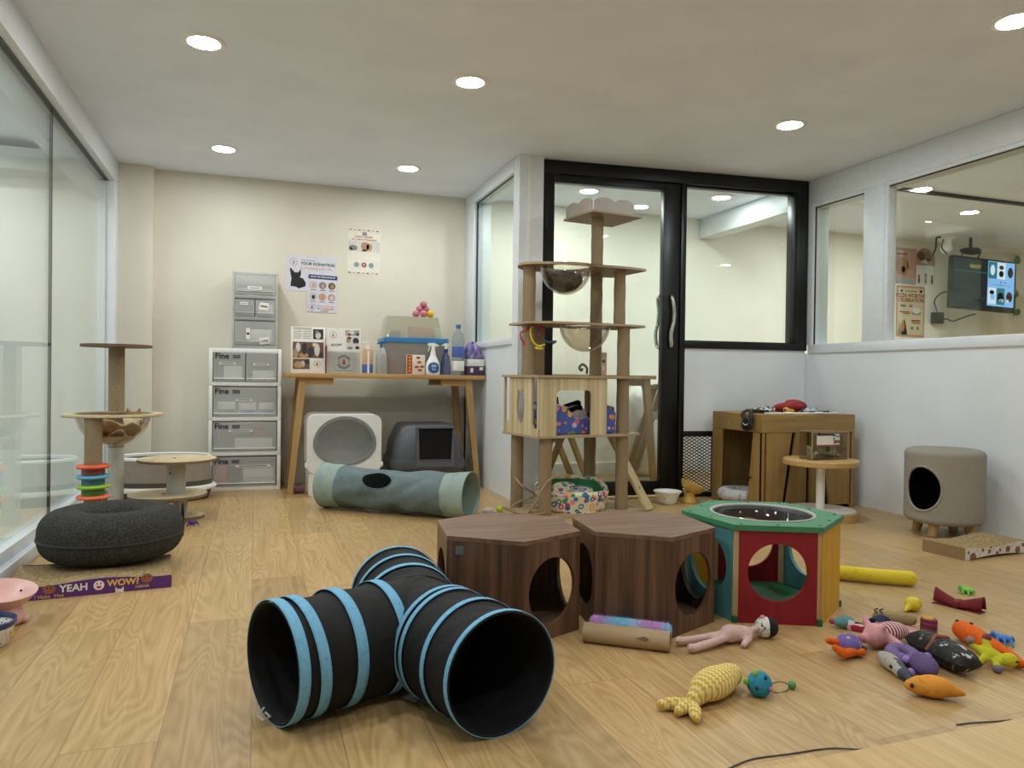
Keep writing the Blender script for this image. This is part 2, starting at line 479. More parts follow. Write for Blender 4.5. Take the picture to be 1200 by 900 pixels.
# --- left glass wall
w = struct(empty('window_1', (-.9, 0, 0)))
MB(WHITEM).box(-.06, .05, -1.6, 5.44, 0, .055, .004).box(-.06, .022, -1.6, 5.44, .055, .105, .004).box(-.05, .05, -1.6, 5.44, 2.0, CZ, .004).box(-.10, -.04, -1.6, 5.44, 1.87, CZ, .004).box(-.03, .05, 5.31, 5.44, .1, 2.0, .004).build('frame', w)
for a, b_ in ((-1.6, 1.2), (1.204, 3.978), (3.982, 5.31)):
    MB(glass('green_pane', '#f7faf9')).box(-.012, .0, a, b_, .1, 2.02).build('pane', w, 0)
MB(mat('seal', '#39403f', .5)).box(-.013, .001, 3.9775, 3.9825, .1, 2.02).box(-.02, .012, -1.6, 5.31, 1.995, 2.004).build('seal', w, 0)
# drawn-down beam and panel of the room beyond the left glass
sbox('trim_2', -2.9, -.96, 5.1, 5.3, 1.97, 2.10, m=paint('beam_paint', '#c6ceca'))

# --- return wall with window
sbox('wall_return', 1.535, 1.66, 4.40, 5.52, 0, .985, m=WALLC)
w = struct(empty('window_2', (1.535, 4.30, 0)))
MB(WHITEM).box(-.012, .125, .1, 1.219, .985, 1.028, .003).box(-.012, .125, .1, 1.219, 2.065, CZ-.001, .003).box(-.012, .125, .98, 1.219, 1.028, 2.065, .003).build('frame', w)
MB(BLACKP).box(.01, .02, .105, .98, 2.057, 2.065).box(.01, .02, .965, .98, 1.028, 2.065).build('seal', w, 0)
MB(CLEAR).box(.03, .036, .095, .985, 1.02, 2.07).build('pane', w, 0)
sbox('wall_corner', 1.527, 1.685, 4.29, 4.40, 0, CZ-.001, m=WHITEM)
t = struct(empty('trim_3', (1.592, 4.288, 0)))
MB(WHITEP).box(-.012, .012, -.002, .016, 1.42, CZ-.002, .003).box(-.022, .022, -.016, .016, 1.30, 1.42, .004).build('trunking', t)

# --- door wall (slightly askew)
AN = math.degrees(math.atan2(4.17-4.36, 3.6-1.69))
d = struct(empty('door_1', (1.69, 4.36, 0), AN))
fr = MB(BLACKM)
fr.box(0, 1.905, -.03, .05, 2.065, CZ-.002, .003).box(0, .045, -.03, .05, 0, 2.065, .003).box(.957, .995, -.03, .05, 0, 2.065, .003)
fr.box(1.80, 1.905, -.03, .05, .985, 2.065, .003).box(1.79, 1.83, -.045, .05, 1.037, 2.065, .003).box(.985, 1.905, -.035, .05, .985, 1.037, .003).box(.985, 1.80, .0, .045, 2.05, 2.065)
fr.box(.985, 1.905, -.025, .05, .40, .437, .003).box(1.238, 1.27, -.025, .05, 0, .40, .003).box(.985, 1.905, -.025, .05, 0, .03, .003)
fr.build('frame', d)
lf = MB(BLACKM)
lf.box(.045, .09, -.02, .035, .02, 2.06, .003).box(.836, .955, -.02, .035, .02, 2.06, .003).box(.09, .836, -.02, .035, 2.012, 2.06, .003).box(.09, .836, -.02, .035, .02, .11, .003)
leaf = lf.build('door_leaf', d)
MB(CLEAR).box(.085, .84, .005, .011, .1, 2.02).build('pane', leaf, 0)
for sgn, xo in ((-1, .895), (1, .842)):
    pts = spline([(xo-.002, .008+sgn*.02, 1.325), (xo-.004, .008+sgn*.055, 1.31), (xo+.008, .008+sgn*.062, 1.23), (xo+.004, .008+sgn*.065, 1.155), (xo-.012, .008+sgn*.062, 1.08), (xo-.006, .008+sgn*.055, 1.0), (xo, .008+sgn*.02, .985)], 6)
    MB(CHROME).tube(pts, .0125, 10).build('handle', leaf, 60)
MB(CLEAR).box(.99, 1.795, .015, .021, 1.03, 2.06).build('pane', d, 0)
MB(WALLC).box(.987, 1.90, -.02, .03, .437, .985).build('lower_panel', d, 0)
ms = MB(BLACKM)
u0_, u1_, z0_, z1_ = .995, 1.24, .03, .40
for fam in (1, -1):
    for k in range(-34, 60):
        # diagonal strand clipped to the opening
        s_ = .56; c_ = k*.021
        pts = []
        zA = (lambda u: z0_+c_+fam*s_*(u-u0_))
        us = [u0_, u1_]+[u0_+fam*(zz-z0_-c_)/s_ for zz in (z0_, z1_)]
        ok = sorted(u for u in us if u0_-1e-6 <= u <= u1_+1e-6 and z0_-1e-6 <= zA(u) <= z1_+1e-6)
        if len(ok) >= 2 and ok[-1]-ok[0] > .006:
            a, b_ = ok[0], ok[-1]; hw = .0030
            ms.prism([(a, zA(a)-hw), (b_, zA(b_)-hw), (b_, zA(b_)+hw), (a, zA(a)+hw)], -.001, .001, M=TR(0, .0, 0, 90))
ms.build('mesh_grille', d, 0)
MB(BLACKM).box(1.27, 1.9, .0, .02, .03, .40).build('kick_panel', d, 0)
MB(mat('pale_hinge', '#9a9a98', .4, .8)).prism(rrect(-.02, .02, -.02, .02, .006), -.033, -.03, M=TR(1.885, -.001, 2.105, 90)).build('corner_cleat', d)

# --- right wall: low wall, windows
sbox('wall_right', 3.6, 3.72, -1.6, 5.48, 0, .968, m=WALLC)
w = struct(empty('window_3', (3.6, 0, 0)))
f = MB(WHITEM)
f.box(-.012, .12, -1.6, 4.14, .968, 1.028, .003).box(-.012, .12, -1.6, 5.47, 1.985, CZ-.001, .003).box(-.006, .12, -1.6, 4.14, 1.963, 1.99)
f.box(-.0115, .1195, 4.10, 4.17, 1.026, 1.987, .002).box(-.0115, .085, 3.50, 3.66, 1.026, 1.987, .002).box(-.0115, .1195, 1.55, 1.7, 1.026, 1.987, .002).box(-.004, .048, 3.475, 3.51, 1.026, 1.98, .002)
f.build('frame', w)
MB(BLACKP).box(.004, .012, 3.66, 4.10, 1.957, 1.964).box(.004, .012, 1.7, 3.475, 1.957, 1.964).box(.004, .012, 4.094, 4.10, 1.028, 1.963).build('seal', w, 0)
for a, b_ in ((3.65, 4.11), (1.69, 3.48), (-1.6, 1.56)):
    MB(CLEAR).box(.04, .046, a, b_, 1.02, 1.97).build('pane', w, 0)
# thin dark rail added to draw the black line seen in the right windows
sbox('trim_4', 3.75, 7.7, 4.03, 4.06, 2.128, CZ, m=BLACKM)

# ================================================================== LIGHTS
def glow(name, col, s):
    t = NT(name); e = t.n('ShaderNodeEmission'); e.inputs[0].default_value = (*col, 1); e.inputs[1].default_value = s
    t.l(e, 0, t.out, 0); return t.m
LIGHTM = glow('lamp_glow', (.985, .99, .965), LAMP)
LIGHTC = glow('lamp_glow_cool', (.86, .94, 1.0), LAMP)
def downlight(x, y, label, cool=False):
    t = thing('ceiling_light', label, 'ceiling light', (x, y, CZ), 0, 'recessed ceiling lights')
    MB(WHITEP).lathe([(.062, -.001), (.064, -.006), (.078, -.008), (.086, -.004), (.088, 0)], seg=28).build('trim_ring', t, 60)
    MB(LIGHTC if cool else LIGHTM).lathe([(0, -.0065), (.055, -.0065), (.062, -.003)], seg=28).build('diffuser', t, 0)
    return t
downlight(-.21, 3.33, 'round downlight high on the left of the ceiling, by the glass wall')
downlight(.935, 3.33, 'round downlight in the ceiling above the striped play tunnel, top middle of the photo')
downlight(-.19, 4.86, 'small far downlight in the ceiling above the white drawer tower')
downlight(.945, 4.86, 'small far downlight in the ceiling above the trestle table with boards')
downlight(2.695, 3.27, 'round downlight with a bluish lens in the ceiling before the black door', True)
downlight(2.70, 2.03, 'downlight cut by the right edge of the photo in the ceiling')
for x, y in ((-.2, 1.8), (.935, 1.8), (-.2, .3), (.935, .3), (2.7, .5)):
    downlight(x, y, 'downlight in the ceiling out of view in front of the camera position')
for x, y, l in ((2.3, 4.95, 'downlight in the room behind the black door, above the cat tree top'), (3.30, 4.75, 'downlight seen through the upper window beside the black door'),
                (4.41, 4.40, 'downlight seen through the narrow right window'), (4.46, 4.02, 'downlight behind the window post left of the posters'),
                (5.41, 4.42, 'downlight in front of the hanging screen in the next room')):
    downlight(x, y, l)
for x, y in ((4.6, 2.4), (5.6, 2.4), (4.6, .6), (-1.75, 4.6), (-1.75, 3.4), (-1.75, 2.4), (-1.75, 1.2), (-2.4, 2.9), (1.88, 4.75), (4.62, 4.6), (5.2, 3.4)):  # unseen lamps added to brighten the rooms behind the glass
    downlight(x, y, 'unseen downlight added to brighten a neighbouring room')
wd = bpy.data.worlds.new('world'); SC.world = wd; wd.use_nodes = True
wd.node_tree.nodes['Background'].inputs[0].default_value = (.5, .5, .5, 1); wd.node_tree.nodes['Background'].inputs[1].default_value = .02
SC.view_settings.view_transform = 'Standard'; SC.view_settings.look = 'None'; SC.view_settings.gamma = 1; SC.view_settings.use_curve_mapping = False
SC.view_settings.exposure = EXPO
SC.cycles.max_bounces = 10; SC.cycles.diffuse_bounces = 5; SC.cycles.glossy_bounces = 4; SC.cycles.transparent_max_bounces = 24; SC.cycles.transmission_bounces = 6
SC.cycles.use_denoising = True; SC.cycles.sample_clamp_indirect = 6; SC.cycles.caustics_reflective = False; SC.cycles.caustics_refractive = False

# ================================================================== LEFT SIDE
SISAL = mottled('sisal', ['#85755c', '#9d8c71', '#756750'], 120, .9, .7, 400)
LWOOD = wood('pale_birch', '#d9caa8', '#c7b48c', (30, 4, 30), .5)
EDGE = mat('ply_edge', '#7d6243', .6)
GREYPOST = mottled('grey_plush', ['#a8aaa4', '#b9bab2', '#9b9d98'], 90, .95, .4, 300)

def disc(mb, c, r, th, M1, M2=EDGE, holes=(), seg=48, ry=None):
    mb.use(M1).prism(circ(0, 0, r-.001, seg, (ry or r)-.001), th-.001, th, holes, M=Matrix.Translation(c))
    mb.use(M2).prism(circ(0, 0, r, seg, ry or r), 0, th-.001, holes, M=Matrix.Translation(c))

# tall cat tower with a clear bowl
t = thing('cat_tower', 'tall cat tower with sisal posts and clear bowl ring beside the left glass wall', 'cat tree', (-.64, 4.0, 0))
b = MB(); disc(b, (-.04, .05, 0), .14, .02, LWOOD); b.build('base', t)
p = MB(SISAL); p.cyl((-.055, -.165, .02), (-.055, -.165, .565), .037, seg=24); p.build('front_post', t)
p = MB(GREYPOST); p.cyl((-.03, .265, .02), (-.03, .265, .39), .038, seg=24); p.build('lower_post', t)
p = MB(SISAL); p.cyl((-.03, .265, .39), (-.03, .265, .905), .038, seg=24); p.build('upper_post', t)
b = MB(); disc(b, (-.03, .265, .905), .165, .014, mat('brown_board', '#6d5440', .6), mat('brown_board', '#6d5440')); o = b.build('top_platform', t)
b = MB(); ring = []
for i in range(60):
    a = 2*PI*i/60; r = .215+.006*math.sin(2*a)
    ring.append((r*math.cos(a), r*math.sin(a)))
disc0 = circ(0, 0, .168, 48)
b.use(LWOOD).prism(ring, .569, .579, [disc0]); b.use(EDGE).prism([(x*1.003, y*1.003) for x, y in ring], .566, .5695, [disc0]); b.build('ring_platform', t)
def bowl(r, depth, zt, th=.004):
    n = 12; out = []
    for i in range(n+1):
        a = PI/2*i/n; out.append((r*math.sin(a), zt-depth*math.cos(a)))
    inn = [((q-th) if q > th else 0, z+th*.8) for q, z in out[::-1] if q > 0]+[(0, zt-depth+th)]
    return out+[(r+.01, zt+.001), (r+.01, zt+.004), (r-th, zt+.004)]+inn[1:]
MB(ACRYL).lathe(bowl(.165, .155, .578), seg=40).build('bowl', t, 60)

t2 = thing('ring_tower_toy', 'stack of orange, blue and green rings around the sisal post of the left cat tower', 'cat toy', (-.695, 3.835, 0))
cols = [('#e0592c', .345), ('#5b9fc0', .298), ('#8fc02c', .253), ('#e8734a', .205)]
for k, (c, z) in enumerate(cols):
    m_ = mat('toy_'+c[1:], c, .4)
    MB(m_).lathe([(.040, z-.012), (.066, z-.008), (.072, z), (.066, z+.007), (.040, z+.009)], seg=36, close=True).build('ring', t2, 60)
for k, (c, z) in enumerate([('#7c4334', .322), ('#3d6c86', .275), ('#3f7a3a', .228)]):
    MB(mat('toy_'+c[1:], c, .5)).lathe([(.039, z-.013), (.048, z-.013), (.048, z+.013), (.039, z+.013)], seg=30, close=True).build('collar', t2, 60)

# low two-disc stand
t = thing('cat_stand', 'low cat stand with two round birch discs on a white post, left of the drawers', 'cat stand', (-.398, 4.30, 0))
b = MB(); disc(b, (.05, .03, 0), .10, .016, LWOOD); b.build('base', t)
MB(GREYPOST).cyl((.03, 0, .016), (.03, 0, .125), .036, seg=20).build('lower_post', t)
b = MB(); disc(b, (-.03, 0, .125), .195, .014, LWOOD); b.use(INK).cyl((-.05, -.02, .139), (-.05, -.02, .1405), .008, seg=10); b.build('lower_disc', t)
MB(GREYPOST).cyl((.01, 0, .139), (.01, 0, .31), .047, seg=24).use(INK).cyl((-.016, -.047, .25), (-.016, -.049, .25), .004, seg=8).build('upper_post', t)
b = MB(); disc(b, (.015, 0, .31), .195, .014, LWOOD); b.use(INK).cyl((0, .01, .324), (0, .01, .3255), .009, seg=10); b.build('upper_disc', t)

# open oval litter pan
t = thing('litter_pan', 'high-walled oval litter pan, white rim over grey brown, behind the low cat stand', 'litter box', (-.53, 5.02, 0))
TAU = mat('taupe_plastic', '#8d8479', .45); DK = mat('dark_brown_plastic', '#4c4640', .45)
def ov(prof): return dict(prof=prof, seg=48, sx=1.0, sy=.66)
MB(DK).lathe([(0, 0), (.265, 0), (.285, .07), (.285, .12), (.275, .12), (.26, .012), (0, .012)], seg=48, sy=.66).build('tub', t, 50)
MB(WHITEP).lathe([(.286, .058), (.305, .062), (.312, .075), (.305, .088), (.286, .09)], seg=48, sy=.66, close=True).build('flange', t, 50)
MB(TAU).lathe([(.285, .12), (.27, .255), (.262, .255), (.277, .12)], seg=48, sy=.66, close=True).build('wall', t, 50)
MB(WHITEP).lathe([(.258, .25), (.276, .25), (.28, .262), (.27, .27), (.258, .265)], seg=48, sy=.66, close=True).build('rim', t, 50)

# donut felt bed on a cardboard lounge
FELT = mottled('grey_felt', ['#2f2f2e', '#4a4a47', '#242423', '#62625e'], 110, .98, .7, 350)
t = thing('felt_tunnel_bed', 'large dark grey felt donut bed with zip seam on the purple scratcher', 'cat bed', (-.522, 3.262, .057)); t.scale = (.90, .90, .93)
pr = []
for i in range(28):
    a = -PI*.5+2*PI*i/28; k = math.sin(a); c = math.cos(a)
    pr.append((.180+.105*(abs(c)**.85)*(1 if c >= 0 else -1), .103+.103*(abs(k)**.8)*(1 if k >= 0 else -1)))
o = MB(FELT).lathe(pr, seg=64, close=True).build('body', t, 80)
MB(mat('zip_tape', '#1e2022', .7)).lathe([(.284, .084), (.2885, .088), (.2885, .094), (.284, .098)], seg=64, close=True).build('zip', t, 60)
MB(mat('hole_shade', '#0b0b0c', .95)).prism([(.03*math.cos(q)*1.0, .075*math.sin(q)) for q in [2*PI*i/20 for i in range(20)]], 0, .004, M=TR(.273, .07, .125, 90, 0, 105)).build('entry_hole', t)  # black disc on the solid felt paints the shade inside the hole
# wavy cardboard scratcher
CARD = mottled('corrugated_card', ['#9c8660', '#b39c72', '#7f6b4b', '#c2ac83'], 70, .95, .8, 260)
PURP = mat('purple_print', '#5a2c78', .7, noise=.04)
t = thing('cardboard_scratcher', 'wavy cardboard scratcher with purple printed side under the felt donut bed', 'scratcher', (-.515, 3.04, 0), 6)
def wave(x): return .050+.006*math.cos(x*16)
n = 24; L0, L1, W0, W1 = -.285, .225, -.125, .21
b = MB(CARD)
b.grid(lambda u, v: (L0+(L1-L0)*u, W0+(W1-W0)*v, wave(L0+(L1-L0)*u)-.002), n+1, 9)
top = [(L0+(L1-L0)*i/n, wave(L0+(L1-L0)*i/n)) for i in range(n+1)]
for yy, m_ in ((W0, PURP), (W1, PURP)):
    b.use(m_).prism([(L0, 0)]+[(L1-.003, 0)]+[(x, z) for x, z in top[::-1]], -.001, .001, M=TR(0, yy, 0, 90))
b.use(CARD)
for xx in (L0, L1): b.box(xx-.001, xx+.001, W0, W1, 0.0, wave(xx)-.002)
b.box(L0, L1, W0, W1, 0, .003); b.build('pad', t, 40)
pm = MB(mat('print_white', '#e9e6e4', .7)); F_ = lambda x, z: TR(x, W0-.0016, z, 90)
pm.text('YEAH', .034, F_(-.082, .030), bold=True)
pm.prism(circ(0, 0, .0165), 0, .0004, M=F_(-.006, .031)); pm.prism([(-.013, -.008), (-.013, .012), (-.006, .004), (.006, .004), (.013, .012), (.013, -.008)], 0, .0004, M=F_(.058, .008))
pm.use(mat('print_yellow', '#e3c04a', .7)).text('WOW?', .031, F_(.070, .034), bold=True); pm.text('? Haha  Hee', .018, F_(-.155, .009)); pm.text('HAHA', .016, F_(.13, .013))
pm.use(mat('print_brown', '#8c5f45', .7)).prism(circ(0, 0, .019, 24, .016), 0, .0004, M=F_(-.155, .033)); pm.prism(circ(0, 0, .019, 24, .016), 0, .0004, M=F_(.145, .041))
pm.use(mat('print_red', '#c23a3a', .7)).prism([(-.008, 0), (-.006, -.007), (0, -.010), (.006, -.007), (.008, 0)], 0, .0006, M=F_(-.006, .029)); pm.prism(circ(0, 0, .005), 0, .0006, M=F_(-.155, .027)); pm.prism(circ(0, 0, .005), 0, .0006, M=F_(.145, .035))
pm.use(INK)
for cx, cz in ((-.155, .038), (-.006, .037), (.145, .046)):
    for s_ in (-.006, .006): pm.prism(circ(0, 0, .0026, 10), 0, .0008, M=F_(cx+s_, cz))
pm.build('printed_side', t, 0)

# bowls at the left edge
PINK = mat('pink_ceramic', '#d9aaa4', .3, noise=.03)
t = thing('pet_bowl', 'pink ceramic tilted cat bowl on a footed base at the left edge of the photo', 'pet bowl', (-.738, 2.655, 0)); t.scale = (.93, .93, .90)
MB(PINK).lathe([(0, .004), (.06, 0), (.078, .006), (.082, .022), (.068, .05), (.06, .075), (0, .075)], seg=40).build('base', t, 60)
MB(PINK).lathe([(0, .0), (.05, 0), (.088, .018), (.108, .045), (.110, .050), (.104, .050), (.08, .028), (.04, .015), (0, .014)], seg=48, M=TR(0, 0, .068, 6, 6)).build('dish', t, 60)
MB(PINK).ball((.078, -.012, .016), (.016, .014, .013)).build('paw', t); MB(PINK).ball((.03, -.076, .016), (.016, .014, .013)).build('paw', t)
MB(INK).cyl((.078, -.046, .122), (.078, -.049, .1225), .004, seg=10).build('eye', t)
BLUEW = dots('blue_dot_glaze', '#d9d8cf', ['#3a4a7c', '#4a5a86', '#3a4a7c'], 75, .22, .3)
t = thing('pet_bowl', 'white ceramic bowl with blue rim and dotted glaze in front of the pink bowl', 'pet bowl', (-.722, 2.452, 0))
MB(BLUEW).lathe([(0, 0), (.062, 0), (.068, .008), (.083, .058), (.077, .056), (.06, .014), (0, .012)], seg=48).build('bowl', t, 60)
MB(mat('navy_glaze', '#223266', .25)).lathe([(.0825, .056), (.086, .061), (.086, .072), (.081, .074), (.076, .066)], seg=48, close=True).build('rim', t, 60)
MB(mat('flower_glaze', '#d99c2b', .3)).prism([((.0135 if i % 2 else .009)*math.cos(PI*i/6), (.0135 if i % 2 else .009)*math.sin(PI*i/6)) for i in range(12)], 0, .0012, M=TR(.0776, -.006, .036, 78, 0, 86)).build('flower', t)
# small purple spider toy
t = thing('spider_toy', 'tiny purple spider toy on the floor right of the felt donut bed', 'cat toy', (-.298, 4.10, 0))
PUR2 = mat('purple_rubber', '#4d2a86', .5)
o = blob('body', [E((0, 0, .014), (.018, .013, .011)), E((.02, .004, .014), (.009, .008, .008))], [PUR2], t, .0025, 2)
for i in range(6):
    a = R(-60+60*i if i < 3 else 120+60*(i-3)); c, s_ = math.cos(a), math.sin(a)
    MB(PUR2).tube([(c*.01, s_*.01, .014), (c*.024, s_*.024, .022), (c*.036, s_*.036, .002)], .0028, 6).build('leg', t)

# ------------------------------------------------------------------ drawers against the back wall
FROST = glass('frosted_drawer', '#fbfcfc', 1.4, .15, .24, '#f0f2f2')
SHELLW = mat('drawer_white', '#eceeed', .4, noise=.02)
def drawer_tower(name, label, loc, w, d, rows, top, frame_t, brand, m, rz=0):
    t = thing(name, label, 'drawers', loc, rz)
    z = 0; f = MB(m); f.box(0, w, .01, d, 0, .012); f.box(0, .014, .01, d, 0, top, .003); f.box(w-.014, w, .01, d, 0, top, .003); f.box(0, w, d-.01, d, 0, top); f.box(-.002, w+.002, 0, d, top-frame_t, top, .004)
    zz = .012
    for hgt, split in rows:
        f.box(0, w, 0, d, zz-.012, zz+.014, .003); f.box(0, frame_t*.8, -.002, .03, zz-.012, zz+hgt, .003); f.box(w-frame_t*.8, w, -.002, .03, zz-.012, zz+hgt, .003)
        zz += hgt
    f.build('cabinet_shell', t)
    zz = .012
    for hgt, split in rows:
        cells = [(frame_t, w-frame_t)] if not split else [(frame_t, w/2-.003), (w/2+.003, w-frame_t)]
        for a, b_ in cells:
            dr = MB(FROST); dr.box(a, b_, -.004, 0, zz+.016, zz+hgt-.02, .0015); dr.box(a+.004, b_-.004, 0, d-.03, zz+.016, zz+.019); dr.box(a+.004, a+.007, 0, d-.03, zz+.016, zz+hgt-.035); dr.box(b_-.007, b_-.004, 0, d-.03, zz+.016, zz+hgt-.035)
            o = dr.build('drawer', t, 0)
            MB(m).box(a+.004, b_-.004, -.011, -.004, zz+.035, zz+.041, .002).build('pull', o)
            if brand and a == cells[0][0]:
                MB(INK).text('Fine', .052, TR(a+.008, -.0045, zz+hgt-.048, 90), 'LEFT', bold=True).build('brand_lettering', o, 0)
                MB(mat('sticker_grey', '#55585a', .6)).box(a+.118, a+.165, -.005, -.0042, zz+hgt-.062, zz+hgt-.038).build('grey_sticker', o, 0)
        zz += hgt
    return t
hs = [.232]*4
dt = drawer_tower('drawer_cabinet', 'white four-drawer plastic cabinet standing on the floor by the back wall', (-.283, 5.24, 0), .455, .27, [(.232, 0), (.232, 0), (.232, 0), (.232, 1)], .945, .029, True, SHELLW, -2)
CLW = glass('clear_plastic_shell', '#f4f6f5', 1.45, .08, .38, '#eceeed')
ds = drawer_tower('drawer_unit', 'small clear three-drawer unit standing on top of the white cabinet', (-.143, 5.245, .946), .285, .25, [(.19, 0), (.145, 1), (.165, 0)], .51, .016, False, CLW, -1)
# things stored in the drawers, seen through the fronts (local coordinates of the cabinet)
def stored(name, label, cat, x0, x1, y0, y1, z0, z1, m, m2=None, cell=None, base=(-.283, 5.24, 0), rz=-2):
    o = thing(name, label, cat, base, rz, 'packs stored in the drawers')
    MB(m).box(x0, x1, y0, y1, z0, z1, .006).build('pack', o)
    if m2: MB(m2).box(x0+.004, x1-.004, y0-.0012, y0+.001, z0+(z1-z0)*.1, z0+(z1-z0)*.45).build('label_band', o, 0)
PW = mat('pack_white', '#e2e3df', .6); PG = mat('pack_green', '#3f8a6b', .6); PB = mat('pack_blue', '#3c6fb0', .6); PO = mat('pack_orange', '#c2764a', .7); PL = mat('pack_lilac', '#a58ab0', .7); PK = mat('pack_dark', '#4a4c50', .7)
stored('medicine_box', 'white pack with a green band in the second drawer from the top', 'box', .052, .165, .02, .1, .50, .59, PW, PG)
stored('medicine_box', 'white pack over a blue strip in the middle of the second drawer', 'box', .185, .295, .012, .1, .497, .585, PW, PB)
stored('medicine_box', 'white pack with a blue band at right in the second drawer', 'box', .31, .408, .02, .1, .50, .585, PW, PB)
stored('tissue_pack', 'crumpled white pack in the left top drawer of the cabinet', 'pack', .09, .205, .02, .12, .735, .83, PW)
stored('tissue_pack', 'white bundle in the right top drawer of the cabinet', 'pack', .27, .408, .02, .12, .735, .80, PW)
stored('supply_pack', 'pale pack in the third drawer of the white cabinet', 'pack', .16, .40, .02, .12, .268, .345, PW)
stored('supply_pack', 'reddish pack at the back of the third drawer', 'pack', .27, .34, .13, .2, .268, .40, PO)
stored('supply_pack', 'orange pack at the left of the bottom drawer', 'pack', .038, .12, .02, .12, .042, .16, PO)
stored('supply_pack', 'dark pack in the middle of the bottom drawer', 'pack', .125, .21, .015, .12, .042, .15, PK)
stored('supply_pack', 'printed white packs filling the right of the bottom drawer', 'pack', .215, .408, .012, .12, .042, .145, PW, mat('pack_grey', '#b5b7b5', .7))
stored('supply_pack', 'lilac pack lying across the back of the bottom drawer', 'pack', .05, .408, .13, .22, .042, .17, PL)
B2 = (-.143, 5.245, .946)
stored('supply_pack', 'dark folded cloth in the left middle drawer of the small unit', 'pack', .027, .128, .02, .12, .235, .30, PK, base=B2, rz=-1)
stored('supply_pack', 'white tagged pack in the right middle drawer of the small unit', 'pack', .16, .255, .02, .1, .235, .30, PW, base=B2, rz=-1)
stored('supply_pack', 'grey pack in the top drawer of the small unit', 'pack', .03, .255, .03, .12, .385, .43, PK, mat('pack_grey2', '#9c9fa0', .7), base=B2, rz=-1)
stored('supply_pack', 'pale pack in the bottom drawer of the small unit', 'pack', .10, .25, .02, .12, .042, .13, PW, base=B2, rz=-1)
# paper labels on the fronts of the small unit
for (x, z, w_, h_, a) in ((.14, .405, .09, .022, 0), (.075, .30, .05, .018, 0), (.20, .285, .06, .05, 6), (.10, .10, .025, .075, 0), (.205, .055, .065, .045, -8)):
    m_ = MB(PAPER).box(-w_/2, w_/2, -.0006, 0, -h_/2, h_/2).use(INK).box(-w_*.35, w_*.35, -.0009, -.0006, -h_*.1, h_*.08)
    o = m_.build('paper_label', ds, 0); o.location = (x, -.0046, z); o.rotation_euler = (0, R(a), 0)
for (x, z, w_) in ((.115, .845, .10), (.325, .842, .10), (.22, .603, .10), (.20, .398, .15), (.28, .163, .22)):
    MB(PAPER).box(x-w_/2, x+w_/2, -.0052, -.0046, z-.007, z+.007).use(INK).box(x-w_*.4, x+w_*.4, -.0056, -.0052, z-.002, z+.003).build('paper_label', dt, 0)

# ================================================================== TABLE BY THE BACK WALL
TWOOD = wood('table_oak', '#a98450', '#c09a64', (2.5, 40, 40), .4)
LEGW = wood('leg_oak', '#a68452', '#bd9a68', (40, 40, 3), .45)
def slant(mb, p, q, w, d, w2=None, d2=None):
    """four-sided tapered bar from p (bottom) to q (top)"""
    w2 = w2 or w; d2 = d2 or d
    b = [(p[0]+sx*w/2, p[1]+sy*d/2, p[2]) for sx, sy in ((-1, -1), (1, -1), (1, 1), (-1, 1))]
    t = [(q[0]+sx*w2/2, q[1]+sy*d2/2, q[2]) for sx, sy in ((-1, -1), (1, -1), (1, 1), (-1, 1))]
    vs = [mb.bm.verts.new(c) for c in b+t]
    for f in ((3, 2, 1, 0), (4, 5, 6, 7), (0, 1, 5, 4), (1, 2, 6, 5), (2, 3, 7, 6), (3, 0, 4, 7)): mb.bm.faces.new([vs[i] for i in f])
    return mb._done()
t = thing('trestle_table', 'long oak trestle table with splayed legs under the posters by the back wall', 'table', (.193, 4.95, 0))
MB(TWOOD).box(0, 1.332, 0, .50, .757, .786, .003).build('tabletop', t)
for (x0, x1, xe) in ((.105, .03, .30), (1.222, 1.292, 1.03)):
    for yt, yb in ((.06, .03), (.43, .47)):
        slant(MB(LEGW), (x1, yb, 0), (x0, yt, .757), .036, .034, .048, .042).build('leg', t, 20)
    for yt in (.06, .43):
        MB(TWOOD).box(min(x0+(.02 if xe > x0 else -.02), xe), max(x0+(.02 if xe > x0 else -.02), xe), yt-.018, yt+.018, .712, .757, .002).build('bracket', t)
TZ = .787
def panel(mb, w, h, th, m=PAPER):
    return mb.use(m).box(0, w, 0, th, 0, h, .0012)
def rows(mb, x0, x1, zs, h, m):
    mb.use(m)
    for i, z in enumerate(zs): mb.box(x0, x1-(.012*((i*7) % 3)/2)*(x1-x0)/.1, -.0006, 0, z-h/2, z+h/2)
PHB = mat('photo_brown', '#6a4a33', .5); PHD = mat('photo_dark', '#26262a', .5); PHT = mat('photo_tan', '#b08864', .5); PHW = mat('photo_pale', '#cfccc8', .5); PHG = mat('photo_grey', '#7c7b7c', .5); PHP = mat('photo_pink', '#c79a8e', .5); PHGR = mat('photo_green', '#8b9a86', .5); LRED = mat('logo_red', '#9c3a2a', .6); LOR = mat('logo_orange', '#cf8455', .6)
def catlogo(mb, cx, cz, r, m=LRED, y=-.0012, ring=True):
    """round badge: ring with a little sitting-cat mark"""
    if ring: mb.use(INK).prism(circ(0, 0, r, 28), 0, .0004, [circ(0, 0, r*.92, 28)], M=TR(cx, y+.0004, cz, 90))
    k = r*.6
    mb.use(m).prism([(-.42*k, -.85*k), (.42*k, -.85*k), (.55*k, -.35*k), (.3*k, .1*k), (.36*k, .45*k), (.34*k, .95*k), (.12*k, .68*k), (-.12*k, .68*k), (-.34*k, .95*k), (-.36*k, .45*k), (-.3*k, .1*k), (-.55*k, -.35*k)], 0, .0004, M=TR(cx, y+.0004, cz, 90))
